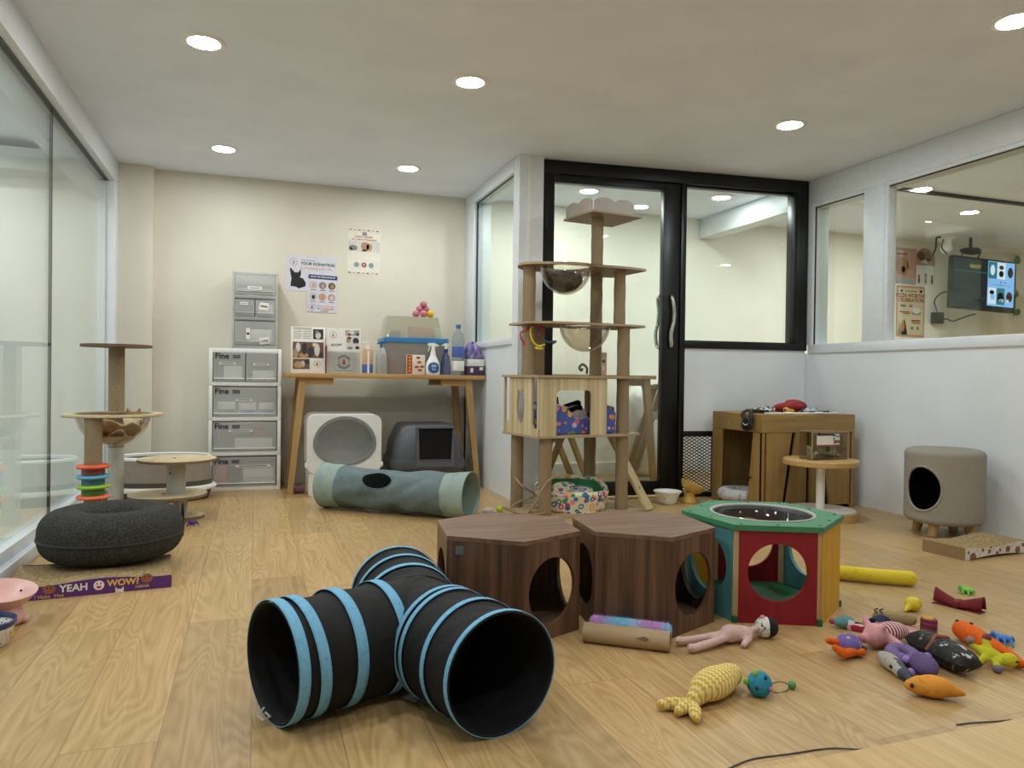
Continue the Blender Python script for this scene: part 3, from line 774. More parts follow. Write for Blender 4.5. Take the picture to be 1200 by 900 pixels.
def picture(mb, x0, x1, z0, z1, base, shapes, y=-.0006):
    mb.use(base).box(x0, x1, y, 0, z0, z1)
    for m_, cx, cz, rx, rz in shapes:
        cx = max(x0+rx, min(x1-rx, cx)); cz = max(z0+rz, min(z1-rz, cz))
        mb.use(m_).prism(circ(0, 0, rx, 18, rz), 0, .0004, M=TR(cx, y-.0001, cz, 90))
# left photo board
t = thing('photo_board', 'white photo board with three cat pictures leaning on the left end of the table', 'board', (.222, 5.0, TZ))
t.rotation_euler = (R(-6), R(0), 0)
panel(MB(), .217, .305, .012).build('panel', t)
m = MB(); rows(m, .015, .07, [.285-.011*i for i in range(6)], .0035, GREYINK); rows(m, .075, .135, [.285-.011*i for i in range(6)], .0035, GREYINK); m.use(INK).box(.012, .13, -.0006, 0, .294, .298)
picture(m, .140, .205, .225, .292, PHD, [(PHW, .172, .25, .018, .022), (PHG, .165, .272, .012, .012)])
picture(m, .012, .206, .100, .205, PHB, [(PHT, .03, .13, .016, .03), (PHW, .045, .17, .015, .03), (PHD, .085, .16, .018, .04), (PHT, .08, .118, .03, .016), (PHD, .125, .14, .02, .035), (PHW, .165, .155, .017, .042), (PHW, .15, .188, .014, .012), (PHD, .19, .12, .014, .02)])
picture(m, .012, .118, .026, .094, PHB, [(PHT, .05, .055, .03, .022), (PHW, .075, .06, .012, .02), (PHD, .103, .075, .014, .017)])
catlogo(m, .165, .062, .021)
m.build('printed_sheet', t, 0)
t = thing('photo_board', 'white adoption board with badge and ADOPT heading leaning at the middle left of the table', 'board', (.450, 5.0, TZ))
t.rotation_euler = (R(-6), 0, 0)
panel(MB(), .220, .302, .012).build('panel', t)
m = MB(); panel(m, .216, .145, .001, mat('sheet_pale', '#dbe0da', .6)); 
bmv = m.bm
m.use(PAPER).box(.002, .218, -.0012, 0, .152, .300)
catlogo(m, .040, .258, .022, LOR, -.0016, True); m.use(INK).text('ADOPT', .022, TR(.062, -.0014, .19, 90), bold=True)
picture(m, .12, .212, .255, .292, PHGR, [(PHP, .128, .275, .012, .018), (PHD, .145, .262, .01, .008), (PHW, .16, .278, .02, .014), (PHD, .2, .265, .01, .01)], -.0018)
picture(m, .125, .212, .162, .25, PHW, [(PHT, .14, .225, .015, .018), (PHD, .145, .238, .014, .01), (PHD, .188, .22, .02, .022), (PHW, .188, .20, .01, .012), (PHD, .2, .175, .014, .011), (PHG, .15, .172, .018, .01)], -.0018)
catlogo(m, .110, .078, .036, LRED, -.0008); m.use(INK)
for i in range(9):
    a = R(150-15*i); m.box(-.004, .004, -.0008, 0, -.003, .003, M=TR(.110+.043*math.cos(a), 0, .078+.043*math.sin(a), 0, 90-math.degrees(a), 0))
    a = R(-150+15*i); m.box(-.004, .004, -.0008, 0, -.003, .003, M=TR(.110+.043*math.cos(a), 0, .078+.043*math.sin(a), 0, 90-math.degrees(a), 0))
m.use(GREYINK).box(.05, .17, -.0008, 0, .018, .022)
m.build('printed_sheet', t, 0)
t = thing('folder', 'narrow dark red folder spine between the two photo boards', 'folder', (.4415, 5.0, TZ))
MB(mat('folder_red', '#7c1d28', .5)).box(0, .0065, 0, .14, 0, .185, .001).build('cover', t); MB(PAPER).box(.001, .0055, .002, .138, .185, .24).build('pages', t)
# bottles
t = thing('pump_bottle', 'tan pump bottle with white pump and blue lower label beside the photo boards', 'bottle', (.716, 5.01, TZ))
MB(mat('tan_label', '#c9a883', .5)).lathe([(0, 0), (.033, 0), (.035, .004), (.035, .15), (.03, .168), (.014, .172), (0, .172)], seg=28).build('bottle', t, 60)
MB(mat('label_blue', '#4668ae', .5)).lathe([(.0352, .008), (.0358, .010), (.0358, .062), (.0352, .064)], seg=28).build('label', t, 60)
MB(WHITEP).cyl((0, 0, .17), (0, 0, .195), .013).cyl((0, 0, .195), (0, 0, .213), .005).box(-.036, .014, -.009, .009, .206, .216, .003).box(-.006, .006, -.0372, -.0345, .004, .155).build('pump', t)
def trigger(t, z, m, k=1.0, flip=-1):
    """spray head: neck collar, body and lever"""
    MB(m).cyl((0, 0, z), (0, 0, z+.022*k), .014*k, .012*k, 20).prism([(flip*.036*k, .022*k), (flip*.034*k, .040*k), (-flip*.004*k, .044*k), (-flip*.040*k, .026*k), (-flip*.038*k, .021*k), (-flip*.012*k, .018*k), (-flip*.010*k, .0), (flip*.010*k, .0), (flip*.010*k, .020*k)], -.010*k, .010*k, M=TR(0, 0, z+.012*k, 90)).build('spray_head', t)
    MB(m).prism([(flip*.018*k, .02*k), (flip*.026*k, .020*k), (flip*.036*k, -.012*k), (flip*.030*k, -.014*k)], -.004, .004, M=TR(0, 0, z+.012*k, 90)).build('trigger', t)
t = thing('spray_bottle', 'frosted grey spray bottle with a dark blue trigger left of the blue-lidded bin', 'bottle', (.806, 4.995, TZ))
MB(glass('frosted_bottle', '#dfe3e4', 1.4, .2, .5, '#c6c9c8')).lathe([(0, 0), (.034, 0), (.037, .006), (.036, .12), (.03, .15), (.013, .172), (.012, .178), (0, .178)], seg=28).build('bottle', t, 60)
trigger(t, .176, mat('trigger_blue', '#2e5f8f', .4), .8, 1)
# bin with blue lid, clear tub upside down on top
FBIN = glass('frosted_bin', '#e6e4e2', 1.4, .2, .32, '#d4d1ce')
t = thing('storage_bin', 'grey translucent storage bin with bright blue lid standing on the table', 'storage bin', (.855, 5.05, TZ))
b = MB(FBIN)
def taper(mb, w0, d0, w1, d1, z0, z1, r, th=.003):
    prof = []
    def ringpts(w, d, z): return [(x, y, z) for x, y in rrect(-w/2, w/2, -d/2, d/2, r, 5)]
    A, B, C_, D = ringpts(w0, d0, z0), ringpts(w1, d1, z1), ringpts(w1-2*th, d1-2*th, z1), ringpts(w0-2*th, d0-2*th, z0+th)
    vs = [[mb.bm.verts.new(p) for p in L] for L in (A, B, C_, D)]; n = len(A)
    for k in range(3):
        for i in range(n): j = (i+1) % n; mb.bm.faces.new([vs[k][i], vs[k][j], vs[k+1][j], vs[k+1][i]])
    mb.bm.faces.new(vs[0][::-1]); mb.bm.faces.new(vs[3]); return mb._done()
taper(b, .40, .27, .43, .30, 0, .225, .03); o = b.build('body', t, 40)
for ch in (o,): ch.location = (.205, .15, 0)
o = MB(mat('lid_blue', '#2f7fbd', .35)).prism(rrect(-.228, .228, -.163, .163, .03), .222, .252, M=TR(0, 0, 0)).build('lid', t, 40); o.location = (.205, .15, 0)
def inside(name, label, cat, base, x0, x1, y0, y1, z0, z1, m, group):
    o = tag(MB(m).box(x0, x1, y0, y1, z0, z1, .012).build(name, None, 40), label, cat, group); o.location = base; return o
BI = (.855, 5.05, TZ)
inside('cloth_bundle', 'pinkish cloth bundle inside the blue-lidded bin at left', 'cloth', BI, .04, .15, .05, .2, .005, .11, mat('cloth_pink', '#cf8f80', .8), 'contents of the blue-lidded bin')
inside('cloth_bundle', 'grey cloth bundle inside the blue-lidded bin at right', 'cloth', BI, .27, .38, .05, .2, .005, .15, mat('cloth_grey', '#77797d', .8), 'contents of the blue-lidded bin')
t = thing('snack_box', 'small red and white snack pack leaning on the front of the bin', 'box', (.978, 4.985, TZ))
MB(mat('pack_cream', '#e2d8c8', .6)).box(0, .125, 0, .03, .0, .135, .002).build('pack', t)
m = MB(mat('pack_red', '#b03a2c', .6)).box(0.001, .036, -.0006, 0, .006, .133)
for z_, x_ in ((.115, .078), (.085, .085), (.052, .068), (.055, .105), (.03, .09)): m.prism(circ(0, 0, .016, 12, .008), 0, .0005, M=TR(x_, -.0001, z_, 90, 0, 0))
m.use(mat('pack_yellow', '#d9a93a', .6))
for i in range(5): m.box(.012, .026, -.0012, 0, .018+i*.023, .032+i*.023)
m.build('printed_front', t, 0)
t = thing('clear_tub', 'clear plastic tub upside down on the blue lid of the bin', 'storage bin', (1.045, 5.20, TZ+.253))
CTUB = glass('clear_tub_plastic', '#f0efe6', 1.45, .06, .2, '#e6e4d6')
b = MB(CTUB); taper(b, .36, .22, .415, .27, 0, .15, .035)
o = b.build('shell', t, 40); o.rotation_euler = (PI, 0, 0); o.location = (0, 0, .1505)
inside('yarn_pack', 'pink pack under the clear upturned tub', 'pack', (1.045, 5.20, TZ+.2535), -.02, .14, -.10, .02, 0, .085, mat('pack_pink', '#d9a0a0', .8), 'packs under the clear tub')
inside('yarn_pack', 'violet pack under the clear upturned tub, at left', 'pack', (1.045, 5.20, TZ+.2535), -.16, -.09, -.10, .0, 0, .05, mat('pack_violet', '#736f9c', .8), 'packs under the clear tub')
inside('yarn_pack', 'white pack under the clear upturned tub, at right', 'pack', (1.045, 5.20, TZ+.2535), .145, .19, -.09, .02, 0, .075, PW, 'packs under the clear tub')
bl = [(.0, 0, 0, '#c96a78', 'rosy'), (.05, -.015, 0, '#d8838a', 'pale pink'), (.100, -.012, 0, '#dcb52e', 'yellow'), (.03, .02, .036, '#d0727c', 'raspberry'), (.075, .018, .036, '#b65a86', 'magenta'), (.055, .01, .068, '#8a4a78', 'plum')]
for k, (x, y, z, c, nm) in enumerate(bl):
    o = blob('yarn_ball', [E((0, 0, .026), .026)], [mottled('yarn_'+c[1:], [c, '#c07f8a' if k != 2 else c, c], 120, .95, .8, 250)], None, .006, 1); o.location = (1.075+x, 5.17+y, TZ+.4045+z)
    tag(o, nm+' yarn ball in the small heap on top of the clear tub', 'ball', 'yarn balls on the clear tub')
# white trigger bottle
t = thing('spray_bottle', 'white spray bottle with round blue label and white trigger in front of the bin', 'bottle', (1.158, 4.985, TZ))
MB(WHITEP).lathe([(0, 0), (.044, 0), (.049, .006), (.050, .05), (.044, .085), (.028, .115), (.018, .14), (.016, .165), (0, .165)], seg=32, sy=.62).build('bottle', t, 60)
m = MB(mat('label_royal', '#2d5fa6', .5))
m.grid(lambda u, v: ((lambda a, z: (.0505*math.sin(a), -.0505*.62*math.cos(a)-.0006, z))((u-.5)*1.75*math.sqrt(max(0, 1-(2*v-1)**2))+0, .048+.039*(2*v-1))), 13, 13)
m.use(PAPER).text('E20', .022, TR(0, -.0335, .060, 90), bold=True).text('Dna', .016, TR(.0, -.0335, .038, 90), bold=True)
m.build('label', t, 0)
trigger(t, .165, WHITEP, 1.0, -1)
t = thing('spray_bottle', 'clear blue spray bottle with white trigger beside the water bottle', 'bottle', (1.252, 5.0, TZ))
MB(glass('bluish_bottle', '#b9c2dc', 1.45, .02, .12, '#6c7fb8')).lathe([(0, 0), (.034, 0), (.038, .006), (.036, .06), (.026, .13), (.014, .15), (.013, .16), (0, .16)], seg=28).build('bottle', t, 60)
MB(mat('collar_navy', '#27377e', .4)).cyl((0, 0, .155), (0, 0, .18), .016).build('collar', t); trigger(t, .178, WHITEP, .75, 1)
t = thing('water_bottle', 'large clear water bottle with blue cap at the right of the table', 'bottle', (1.336, 4.985, TZ))
MB(glass('water_pet', '#dfe8ec', 1.4, .03, .16, '#cfd8e0')).lathe([(0, .004), (.038, 0), (.043, .012), (.043, .10), (.040, .106), (.043, .112), (.043, .20), (.041, .206), (.043, .212), (.043, .25), (.036, .285), (.016, .312), (.014, .33), (0, .33)], seg=32).build('bottle', t, 60)
MB(mat('cap_blue', '#2f6ea8', .4)).cyl((0, 0, .325), (0, 0, .35), .0175).build('cap', t)
m = MB(mat('wrap_blue', '#4a62b0', .5)).lathe([(.0432, .125), (.0438, .127), (.0438, .196), (.0432, .198)], seg=32)
m.build('wrap_label', t, 60)
MB(PAPER).lathe([(.0432, .03), (.0438, .032), (.0438, .095), (.0432, .097)], seg=32).build('paper_label', t, 60)
MB(mat('dark_box', '#452a52', .6)).box(-.06, .06, -.09, .09, 0, .062, .003).use(PAPER).box(-.035, -.015, -.091, -.0895, .02, .05).box(.03, .056, -.091, -.0895, .036, .058).build('tissue_box', None)
o = bpy.data.objects['tissue_box']; o.location = (1.455, 5.05, TZ); tag(o, 'dark purple box at the right end of the table under a white box', 'box')
o = MB(PW).box(-.062, .06, -.085, .08, 0, .05, .004).build('carton', None); o.location = (1.458, 5.05, TZ+.0635); o.rotation_euler = (0, 0, R(3)); tag(o, 'flat white box between the dark purple box and the purple bag', 'box')
random.seed(3)
PBAG = glass('purple_film', '#d7cfe6', 1.45, .12, .55, '#9a8cc6')
def crumple(u, v, rx=.060, ry=.075, h=.115):
    a = 2*PI*u; t_ = PI/2*v
    r = 1+.16*math.sin(a*5+v*6)+.10*math.sin(a*9-v*11)
    return (rx*r*math.cos(a)*math.cos(t_)**.6, ry*r*math.sin(a)*math.cos(t_)**.6, h*math.sin(t_)*(1+.08*math.sin(a*4)))
o = MB(PBAG).grid(crumple, 60, 16, closed_u=True).build('plastic_bag', None, 80, solid=.002); o.location = (1.456, 5.045, TZ+.1145)
tag(o, 'crumpled purple plastic bag on the white box at the right table end', 'bag')
o = blob('paper_wad', [E((0, 0, .035), (.03, .035, .035)), E((-.02, .01, .03), (.02, .03, .03))], [mat('wad_blue', '#3b3f9a', .7)], None, .006); o.location = (1.452, 5.045, TZ+.116); tag(o, 'dark blue wad inside the purple plastic bag', 'wad')

# ------------------------------------------------------------------ posters on the back wall
def poster(name, label, x, z, w, h, rot=0, y=5.519, m=PAPER, cat='poster'):
    t = thing(name, label, cat, (x, y, z)); t.rotation_euler = (0, R(rot), 0)
    MB(m).box(0, w, -.0008, 0, 0, h).build('sheet', t, 0); return t
LAV = mat('sheet_lavender', '#d4d6e2', .7)
t = poster('poster', 'landscape wall poster with a black cat and YOUR DONATION heading', .203, 1.377, .345, .258, 1.2, m=LAV)
m = MB(); catlogo(m, .05, .205, .026, LOR, -.0014)
m.use(GREYINK).box(.10, .20, -.0014, -.0008, .222, .226).use(INK).text('YOUR DONATION', .028, TR(.10, -.001, .20, 90), 'LEFT', bold=True)
m.use(LOR).text("is changing cat's life.", .028, TR(.098, -.001, .171, 90), 'LEFT')
m.use(INK).prism([(-.055, -.055), (-.05, .0), (-.062, .06), (-.058, .078), (-.03, .045), (-.005, .045), (.012, .07), (.016, .035), (.008, .01), (.03, .005), (.048, -.02), (.05, -.05), (.03, -.058), (.005, -.07), (-.02, -.058)], 0, .0005, M=TR(.088, -.0008, .088, 90))
m.build('print', t, 0)
t = poster('poster', 'portrait donation poster with six round pictures, overlapping the black cat poster', .352, 1.232, .207, .272, 1.5, 5.517, LAV)
m = MB(mat('banner_navy', '#2a2f6b', .6)).box(.002, .205, -.0014, -.0008, .238, .268).use(PAPER).text('NOW TO ITEM DONATE', .0155, TR(.103, -.0015, .253, 90), bold=True)
pics = [(PHW, PHP), (PHG, PHP), (PHB, PHT), (PHW, PHD), (PHP, LOR), (PHP, PHW)]
for i, (a, b_) in enumerate(pics):
    cx, cz = .038+.065*(i % 3), .193-.083*(i//3)
    m.use(PHG).prism(circ(0, 0, .026, 24), 0, .0004, M=TR(cx, -.001, cz, 90)).use(a).prism(circ(0, 0, .0235, 24), 0, .0005, M=TR(cx, -.0011, cz, 90)).use(b_).prism(circ(0, 0, .012, 14, .016), 0, .0006, M=TR(cx+.003, -.0012, cz-.003, 90))
    m.use(INK).box(cx-.02, cx+.02, -.0013, -.0008, cz-.037, cz-.033)
catlogo(m, .034, .035, .022, LRED, -.0014); m.use(LOR).text('YOUR DONATION', .014, TR(.066, -.001, .042, 90), 'LEFT', bold=True).use(INK).text('CAN', .013, TR(.066, -.001, .026, 90), 'LEFT', bold=True).use(LOR).box(.1, .185, -.0014, -.0008, .022, .029).use(INK).box(.09, .15, -.0014, -.0008, .008, .012)
m.build('print', t, 0)
t = poster('poster', 'cream portrait poster with an orange cat picture and three badges, alone higher on the wall', .634, 1.523, .240, .331, .6, m=mat('sheet_cream', '#e3dfd2', .7))
m = MB()
for zz in (.322, .008):
    for i in range(7): m.use(INK if i % 2 == 0 else LOR).box(.006+i*.033, .026+i*.033, -.0014, -.0008, zz-.003, zz+.003)
m.use(GREYINK).prism([(-.016, -.014), (.016, -.014), (.016, .008), (.01, .014), (-.01, .014), (-.016, .008)], 0, .0005, M=TR(.12, -.0008, .297, 90))
m.use(LRED).text("DON'T ADOPT,", .019, TR(.118, -.001, .272, 90), bold=True).text('SAY I AM NOT SHOPPING', .0155, TR(.118, -.001, .252, 90), bold=True)
picture(m, .004, .236, .165, .24, PHW, [(PHG, .04, .19, .03, .02), (PHP, .02, .18, .015, .012), (PHT, .125, .205, .03, .032), (PHT, .155, .2, .022, .026), (PHB, .12, .175, .02, .008), (PHD, .145, .197, .006, .005)], -.0014)
rows(m, .035, .2, [.152, .133, .127, .112, .100], .0028, GREYINK)
for cx, mm_ in ((.066, mat('badge_teal', '#7f9ea3', .7)), (.12, mat('badge_red', '#94303a', .7)), (.172, mat('badge_teal', '#7f9ea3'))):
    m.use(mm_).prism(circ(0, 0, .019, 20), 0, .0005, M=TR(cx, -.0008, .068, 90))
m.use(PAPER).box(.116, .124, -.0018, -.0012, .058, .078).box(.110, .130, -.0018, -.0012, .064, .072)
rows(m, .03, .2, [.040, .032, .022], .0028, GREYINK)
m.build('print', t, 0)

# ------------------------------------------------------------------ litter boxes under the table
t = thing('litter_box', 'white enclosed litter box with a large grey-rimmed oval opening under the table', 'litter box', (.318, 4.84, 0), -1)
W_, Hh = .468, .522
GREYP = mat('grey_plastic', '#85898c', .45)
hole = [( .236+.178*math.cos(2*PI*i/48), .335+(.160 if math.sin(2*PI*i/48) > 0 else .125)*math.sin(2*PI*i/48)) for i in range(48)]
outer = rrect(0, W_, .15, Hh, .05, 6)
b = MB(WHITEP).prism(outer, 0, .012, [hole], M=TR(0, .012, 0, 90))
b.prism(rrect(0, W_, .15, Hh, .05, 6), -.40, 0, [rrect(.006, W_-.006, .156, Hh-.006, .046, 6)], M=TR(0, .012, 0, 90)).prism(rrect(0, W_, .15, Hh, .05, 6), -.408, -.40, M=TR(0, .012, 0, 90))
b.build('hood', t, 40)
MB(WHITEP).prism(rrect(.012, W_-.012, 0, .15, .02, 4), -.395, 0, [rrect(.018, W_-.018, .006, .16, .01, 3)] and [], M=TR(0, .012, 0, 90)).build('tray', t, 40)
MB(GREYP).prism([(.236+(x-.236)*1.12, .335+(z-.335)*1.12) for x, z in hole], 0, .008, [hole], M=TR(0, .002, 0, 90)).build('rim', t, 40)
for x in (-.012, W_-.004): MB(WHITEP).box(x, x+.016, -.002, .04, .185, .215, .004).build('latch', t)
MB(mat('amber', '#b08a3c', .5)).box(.228, .244, -.0015, .002, .505, .512).build('tab', t)
t = thing('litter_box', 'dark slate hooded litter box with a square front opening under the right of the table', 'litter box', (.862, 4.91, 0), -2)
SLATE = mat('slate_plastic', '#54575f', .42)
def loft(mb, secs, caps=True):
    vs = [[mb.bm.verts.new(p) for p in s_] for s_ in secs]; n = len(vs[0])
    for k in range(len(vs)-1):
        for i in range(n): j = (i+1) % n; mb.bm.faces.new([vs[k][i], vs[k][j], vs[k+1][j], vs[k+1][i]])
    if caps: mb.bm.faces.new(vs[0][::-1]); mb.bm.faces.new(vs[-1])
    return mb._done()
def rr3(x0, x1, y0, y1, z, r=.05): return [(x, y, z) for x, y in rrect(x0, x1, y0, y1, r, 5)]
b = MB(SLATE); loft(b, [rr3(.04, .475, .03, .40, 0, .05), rr3(.02, .495, .01, .42, .15, .06)]); b.build('tray', t, 40)
b = MB(SLATE); loft(b, [rr3(.0, .515, -.01, .44, .15, .06), rr3(-.005, .52, -.015, .445, .18, .06), rr3(.0, .515, -.01, .44, .215, .06)]); b.build('flange', t, 50)
b = MB(SLATE); loft(b, [rr3(.012, .503, .0, .43, .215, .06), rr3(.03, .485, .01, .42, .33, .06), rr3(.065, .455, .045, .39, .42, .06), rr3(.085, .435, .07, .37, .445, .05), rr3(.10, .42, .085, .355, .45, .04)]); b.build('hood', t, 50)
def fr_y(z): return .0+(.012 if z < .33 else .012)
b = MB(mat('slate_light', '#5f636b', .4)); b.prism([(.165, .165), (.43, .165), (.425, .44), (.172, .44)], 0, .05, [[(.19, .195), (.405, .195), (.415, .425), (.182, .425)]], M=TR(0, .03, 0, 90)); b.build('door_frame', t)
MB(mat('dark_void', '#050506', .9)).prism([(.19, .195), (.405, .195), (.415, .425), (.182, .425)], 0, .02, M=TR(0, .012, 0, 90)).build('opening_shade', t)  # near-black slab paints the shaded inside of the front opening
MB(mat('slate_light', '#5f636b')).box(.165, .43, -.028, -.012, .425, .436, .003).build('hinge_bar', t)
o = blob('cloth_toy', [E((0, 0, .025), (.035, .03, .025)), E((.03, .0, .02), (.02, .02, .02))], [mat('toy_mauve', '#8f6173', .9)], None, .005); o.location = (.272, 5.03, 0); tag(o, 'small mauve cloth toy on the floor between the table leg and the white litter box', 'cat toy')

# ================================================================== HEXAGON HOUSES
WALNUT = wood('walnut_upright', '#4c3628', '#785843', (34, 34, 1.2), .42, (.36, .66))
WALTOP = wood('walnut_top', '#644a3a', '#876a56', (2.2, 34, 34), .42, (.36, .66), rot=(0, 0, R(24)))
def hexpts(r, off): return [(r*math.cos(R(off+60*k)), r*math.sin(R(off+60*k))) for k in range(6)]
def hex_house(name, label, loc, off, Rr, hgt, holes, solid_m, top_m, hr=.098, hz=.145):
    t = thing(name, label, 'cat house', loc)
    V = hexpts(Rr, off)
    MB(top_m).prism(hexpts(Rr+.001, off), hgt-.013, hgt).build('top_panel', t, 0)
    MB(top_m).prism(hexpts(Rr-.013, off), 0.0, .012).build('floor_panel', t, 0)
    for k in range(6):
        a = Vector(V[k]); b_ = Vector(V[(k+1) % 6]); w = (b_-a).length; mid = off+60*k+30
        hs = [circ(0, hz, hr, 44)] if k in holes else []
        ang = math.degrees(math.atan2(b_.y-a.y, b_.x-a.x)); c = (a+b_)/2
        M = TR(c.x, c.y, 0, 0, 0, ang) @ TR(0, 0, 0, 90)
        o = MB(solid_m).prism([(-w/2, .001), (w/2, .001), (w/2-.001, hgt-.0135), (-w/2+.001, hgt-.0135)], -.012, 0, hs, M=M).build('side_panel', t, 30)
    return t, V
OFF = 83.4
h1, V = hex_house('hexagon_house', 'walnut hexagon cat house with a metal tag, left one behind the striped tunnel', (.764, 2.228, 0), OFF, .239, .306, (1, 3, 4), WALNUT, WALTOP)
a = Vector(V[2]); b_ = Vector(V[3])
# metal tag on the front-left panel near its top left corner
fd = (b_-a).normalized(); nrm = Vector((fd.y, -fd.x)); p0 = a+fd*.028+nrm*.0006
MB(mat('tag_metal', '#8f8d84', .35, .7)).box(0, .026, -.0012, 0, 0, .026, .0005, M=TR(p0.x, p0.y, .252, 0, 0, math.degrees(math.atan2(fd.y, fd.x)))).build('metal_tag', h1, 0)
h2, _ = hex_house('hexagon_house', 'walnut hexagon cat house standing between the other walnut one and the coloured one', (1.214, 2.163, 0), OFF, .234, .305, (1, 3, 4), WALNUT, WALTOP)
GREENW = wood('green_paint', '#35734f', '#418560', (30, 30, 3), .5); DGREEN = wood('deep_green_paint', '#1f5e3c', '#28693f', (30, 30, 3), .45)
REDW = wood('red_paint', '#7e1420', '#8f1b26', (30, 30, 2), .45); YELW = wood('yellow_paint', '#c08c04', '#cf9c0c', (30, 30, 2), .45); TEALW = wood('teal_paint', '#4d8a92', '#5c979d', (30, 30, 2), .5); PINE = wood('pine_strip', '#cdb183', '#b99a68', (30, 30, 2), .5)
t = thing('hexagon_house', 'colourful hexagon cat house, green lid, red front and yellow side, right of the walnut ones', 'cat house', (1.683, 2.154, 0))
HO, HR, HH = 94.8, .276, .316
V = hexpts(HR-.008, HO)
lid = MB(GREENW).prism(hexpts(HR, HO), HH-.018, HH, [circ(0, 0, .171, 56)]).build('lid', t, 30)
MB(mat('white_rim', '#b4b6ae', .35)).lathe([(.168, HH-.016), (.168, HH+.001), (.171, HH+.004), (.176, HH+.0035), (.177, HH+.0005)], seg=56, close=True).build('rim', lid, 60)
sc = MB(mat('screw_dark', '#2c3a33', .4, .5))
for k in range(6):
    A_, B_ = Vector(hexpts(HR-.02, HO)[k]), Vector(hexpts(HR-.02, HO)[(k+1) % 6])
    for f_ in (.06, .5): p = A_.lerp(B_, f_); sc.cyl((p.x, p.y, HH), (p.x, p.y, HH+.0015), .005, seg=8)
sc.build('screw_heads', lid, 0)
MB(glass('dome_acrylic', '#d8d8dc', 1.6)).lathe([(r_, z_) for r_, z_ in bowl(.166, .085, HH-.004, .003)], seg=48).build('dome', t, 60)
MB(DGREEN).prism(hexpts(HR-.010, HO), 0.004, .018).build('base_panel', t, 0)
cols = {0: (REDW, 1), 1: (YELW, 0), 2: (TEALW, 1), 3: (REDW, 1), 4: (YELW, 0), 5: (TEALW, 1)}   # side k spans corner k..k+1
order = [REDW, YELW, TEALW, REDW, YELW, TEALW]
# sides, by direction they face: 124.8 yellow, 184.8 teal, 244.8 red (front), 304.8 yellow, 4.8 teal, 64.8 red
spec = [(YELW, 0), (TEALW, 1), (REDW, 1), (YELW, 0), (TEALW, 1), (REDW, 1)]
for k in range(6):
    a = Vector(V[k]); b_ = Vector(V[(k+1) % 6]); w = (b_-a).length; ang = math.degrees(math.atan2(b_.y-a.y, b_.x-a.x)); c = (a+b_)/2
    M = TR(c.x, c.y, 0, 0, 0, ang) @ TR(0, 0, 0, 90); m_, hl = spec[k]
    MB(m_).prism([(-w/2+.012, .0), (w/2-.012, .0), (w/2-.012, HH-.0185), (-w/2+.012, HH-.0185)], -.014, 0, [circ(0, .165, .093, 44)] if hl else [], M=M).build('side_panel', t, 30)
    q = Vector(V[k])*.93
    MB(PINE).box(-.010, .010, -.010, .010, .018, HH-.018, M=TR(q.x, q.y, 0, 0, 0, HO+60*k)).build('corner_post', t, 0)
    q = Vector(V[k])*.985
    MB(DGREEN).cyl((q.x*1.0, q.y*1.0, 0), (q.x, q.y, .02), .009, seg=10).build('foot', t)

# ================================================================== TUNNELS
BLK = mottled('black_nylon', ['#131315', '#1b1b1e', '#101012'], 20, .75, .25, 60, .3)
BLU = mottled('blue_ribbon', ['#6aa6cb', '#78b3d6', '#5f99bf'], 60, .7, .2, 200)
t = thing('play_tunnel', 'black three-way fabric cat tunnel with light blue bands, in front of the walnut houses', 'cat tunnel', (.40, 1.87, 0))
TRr = .133
def arm(end, end_n, bands, name, sag=.007, seed=1):
    """cloth sleeve from the junction to an open end; wire hoops hold it round"""
    P0 = Vector((0, 0, TRr)); P1 = Vector((end[0]-.40, end[1]-1.87, TRr+.003)); L = (P1-P0).length
    d0 = (P1-P0).normalized(); dn = Vector((end_n[0], end_n[1], 0)).normalized()
    def ringp(tt, a, r):
        c = P0.lerp(P1, tt); k = max(0, (tt-.35)/.65); d = d0.lerp(dn, k*k).normalized()
        x = Vector((-d.y, d.x, 0)); return c+x*(r*math.cos(a))+Vector((0, 0, r*math.sin(a)))
    hoops = [0.28]+[b[0] for b in bands]
    def rad(tt, a):
        lo = max([h for h in hoops if h <= tt+1e-6], default=0); hi = min([h for h in hoops if h >= tt-1e-6], default=1)
        f = 0 if hi-lo < 1e-6 else (tt-lo)/(hi-lo)
        return TRr-sag*4*f*(1-f)*(.55+.45*math.sin(a*3+seed))-.0012*math.sin(a*11+tt*40+seed)*math.sin(PI*f)
    n = 41
    m = MB(BLK).grid(lambda u, v: ringp(v, 2*PI*u, rad(v, 2*PI*u)), 64, n, closed_u=True)
    o = m.build(name, t, 80, solid=.002)
    for tt, wd_, tilt in bands:
        def f(u, v):
            a = 2*PI*u; q = tt+(v-.5)*wd_/L+tilt*(1-math.sin(a))*.5*(1/L)
            return ringp(min(q, 1.0), a, TRr+.0042)
        MB(BLU).grid(f, 64, 4, closed_u=True).build('band', o, 80, solid=.0015)
    return o
arm((.042, 1.726), (-.92, -.39), [(.30, .026, 0), (.60, .028, 0), (.86, .026, -.018), (.965, .026, .0)], 'left_sleeve', seed=2)
arm((.515, 1.512), (.22, -.975), [(.36, .014, 0), (.43, .014, 0), (.70, .016, 0), (.98, .014, 0)], 'right_sleeve', seed=4)
arm((.408, 2.188), (.02, 1), [(.33, .022, 0), (.66, .018, 0), (.97, .014, 0)], 'rear_sleeve', seed=5)
jn = blob('junction', [E((0, 0, TRr), (.12, .12, TRr-.004)), E((-.05, -.01, TRr), (.11, .11, TRr-.006)), E((.02, -.05, TRr), (.11, .11, TRr-.006)), E((0, .05, TRr), (.11, .11, TRr-.006))], [BLK], t, .01, 3)
MB(PAPER).quad([(-.055, -.10, .001), (-.03, -.135, .001), (-.015, -.118, .003), (-.03, -.095, .006)]).build('care_label', t, 0, solid=.0006)
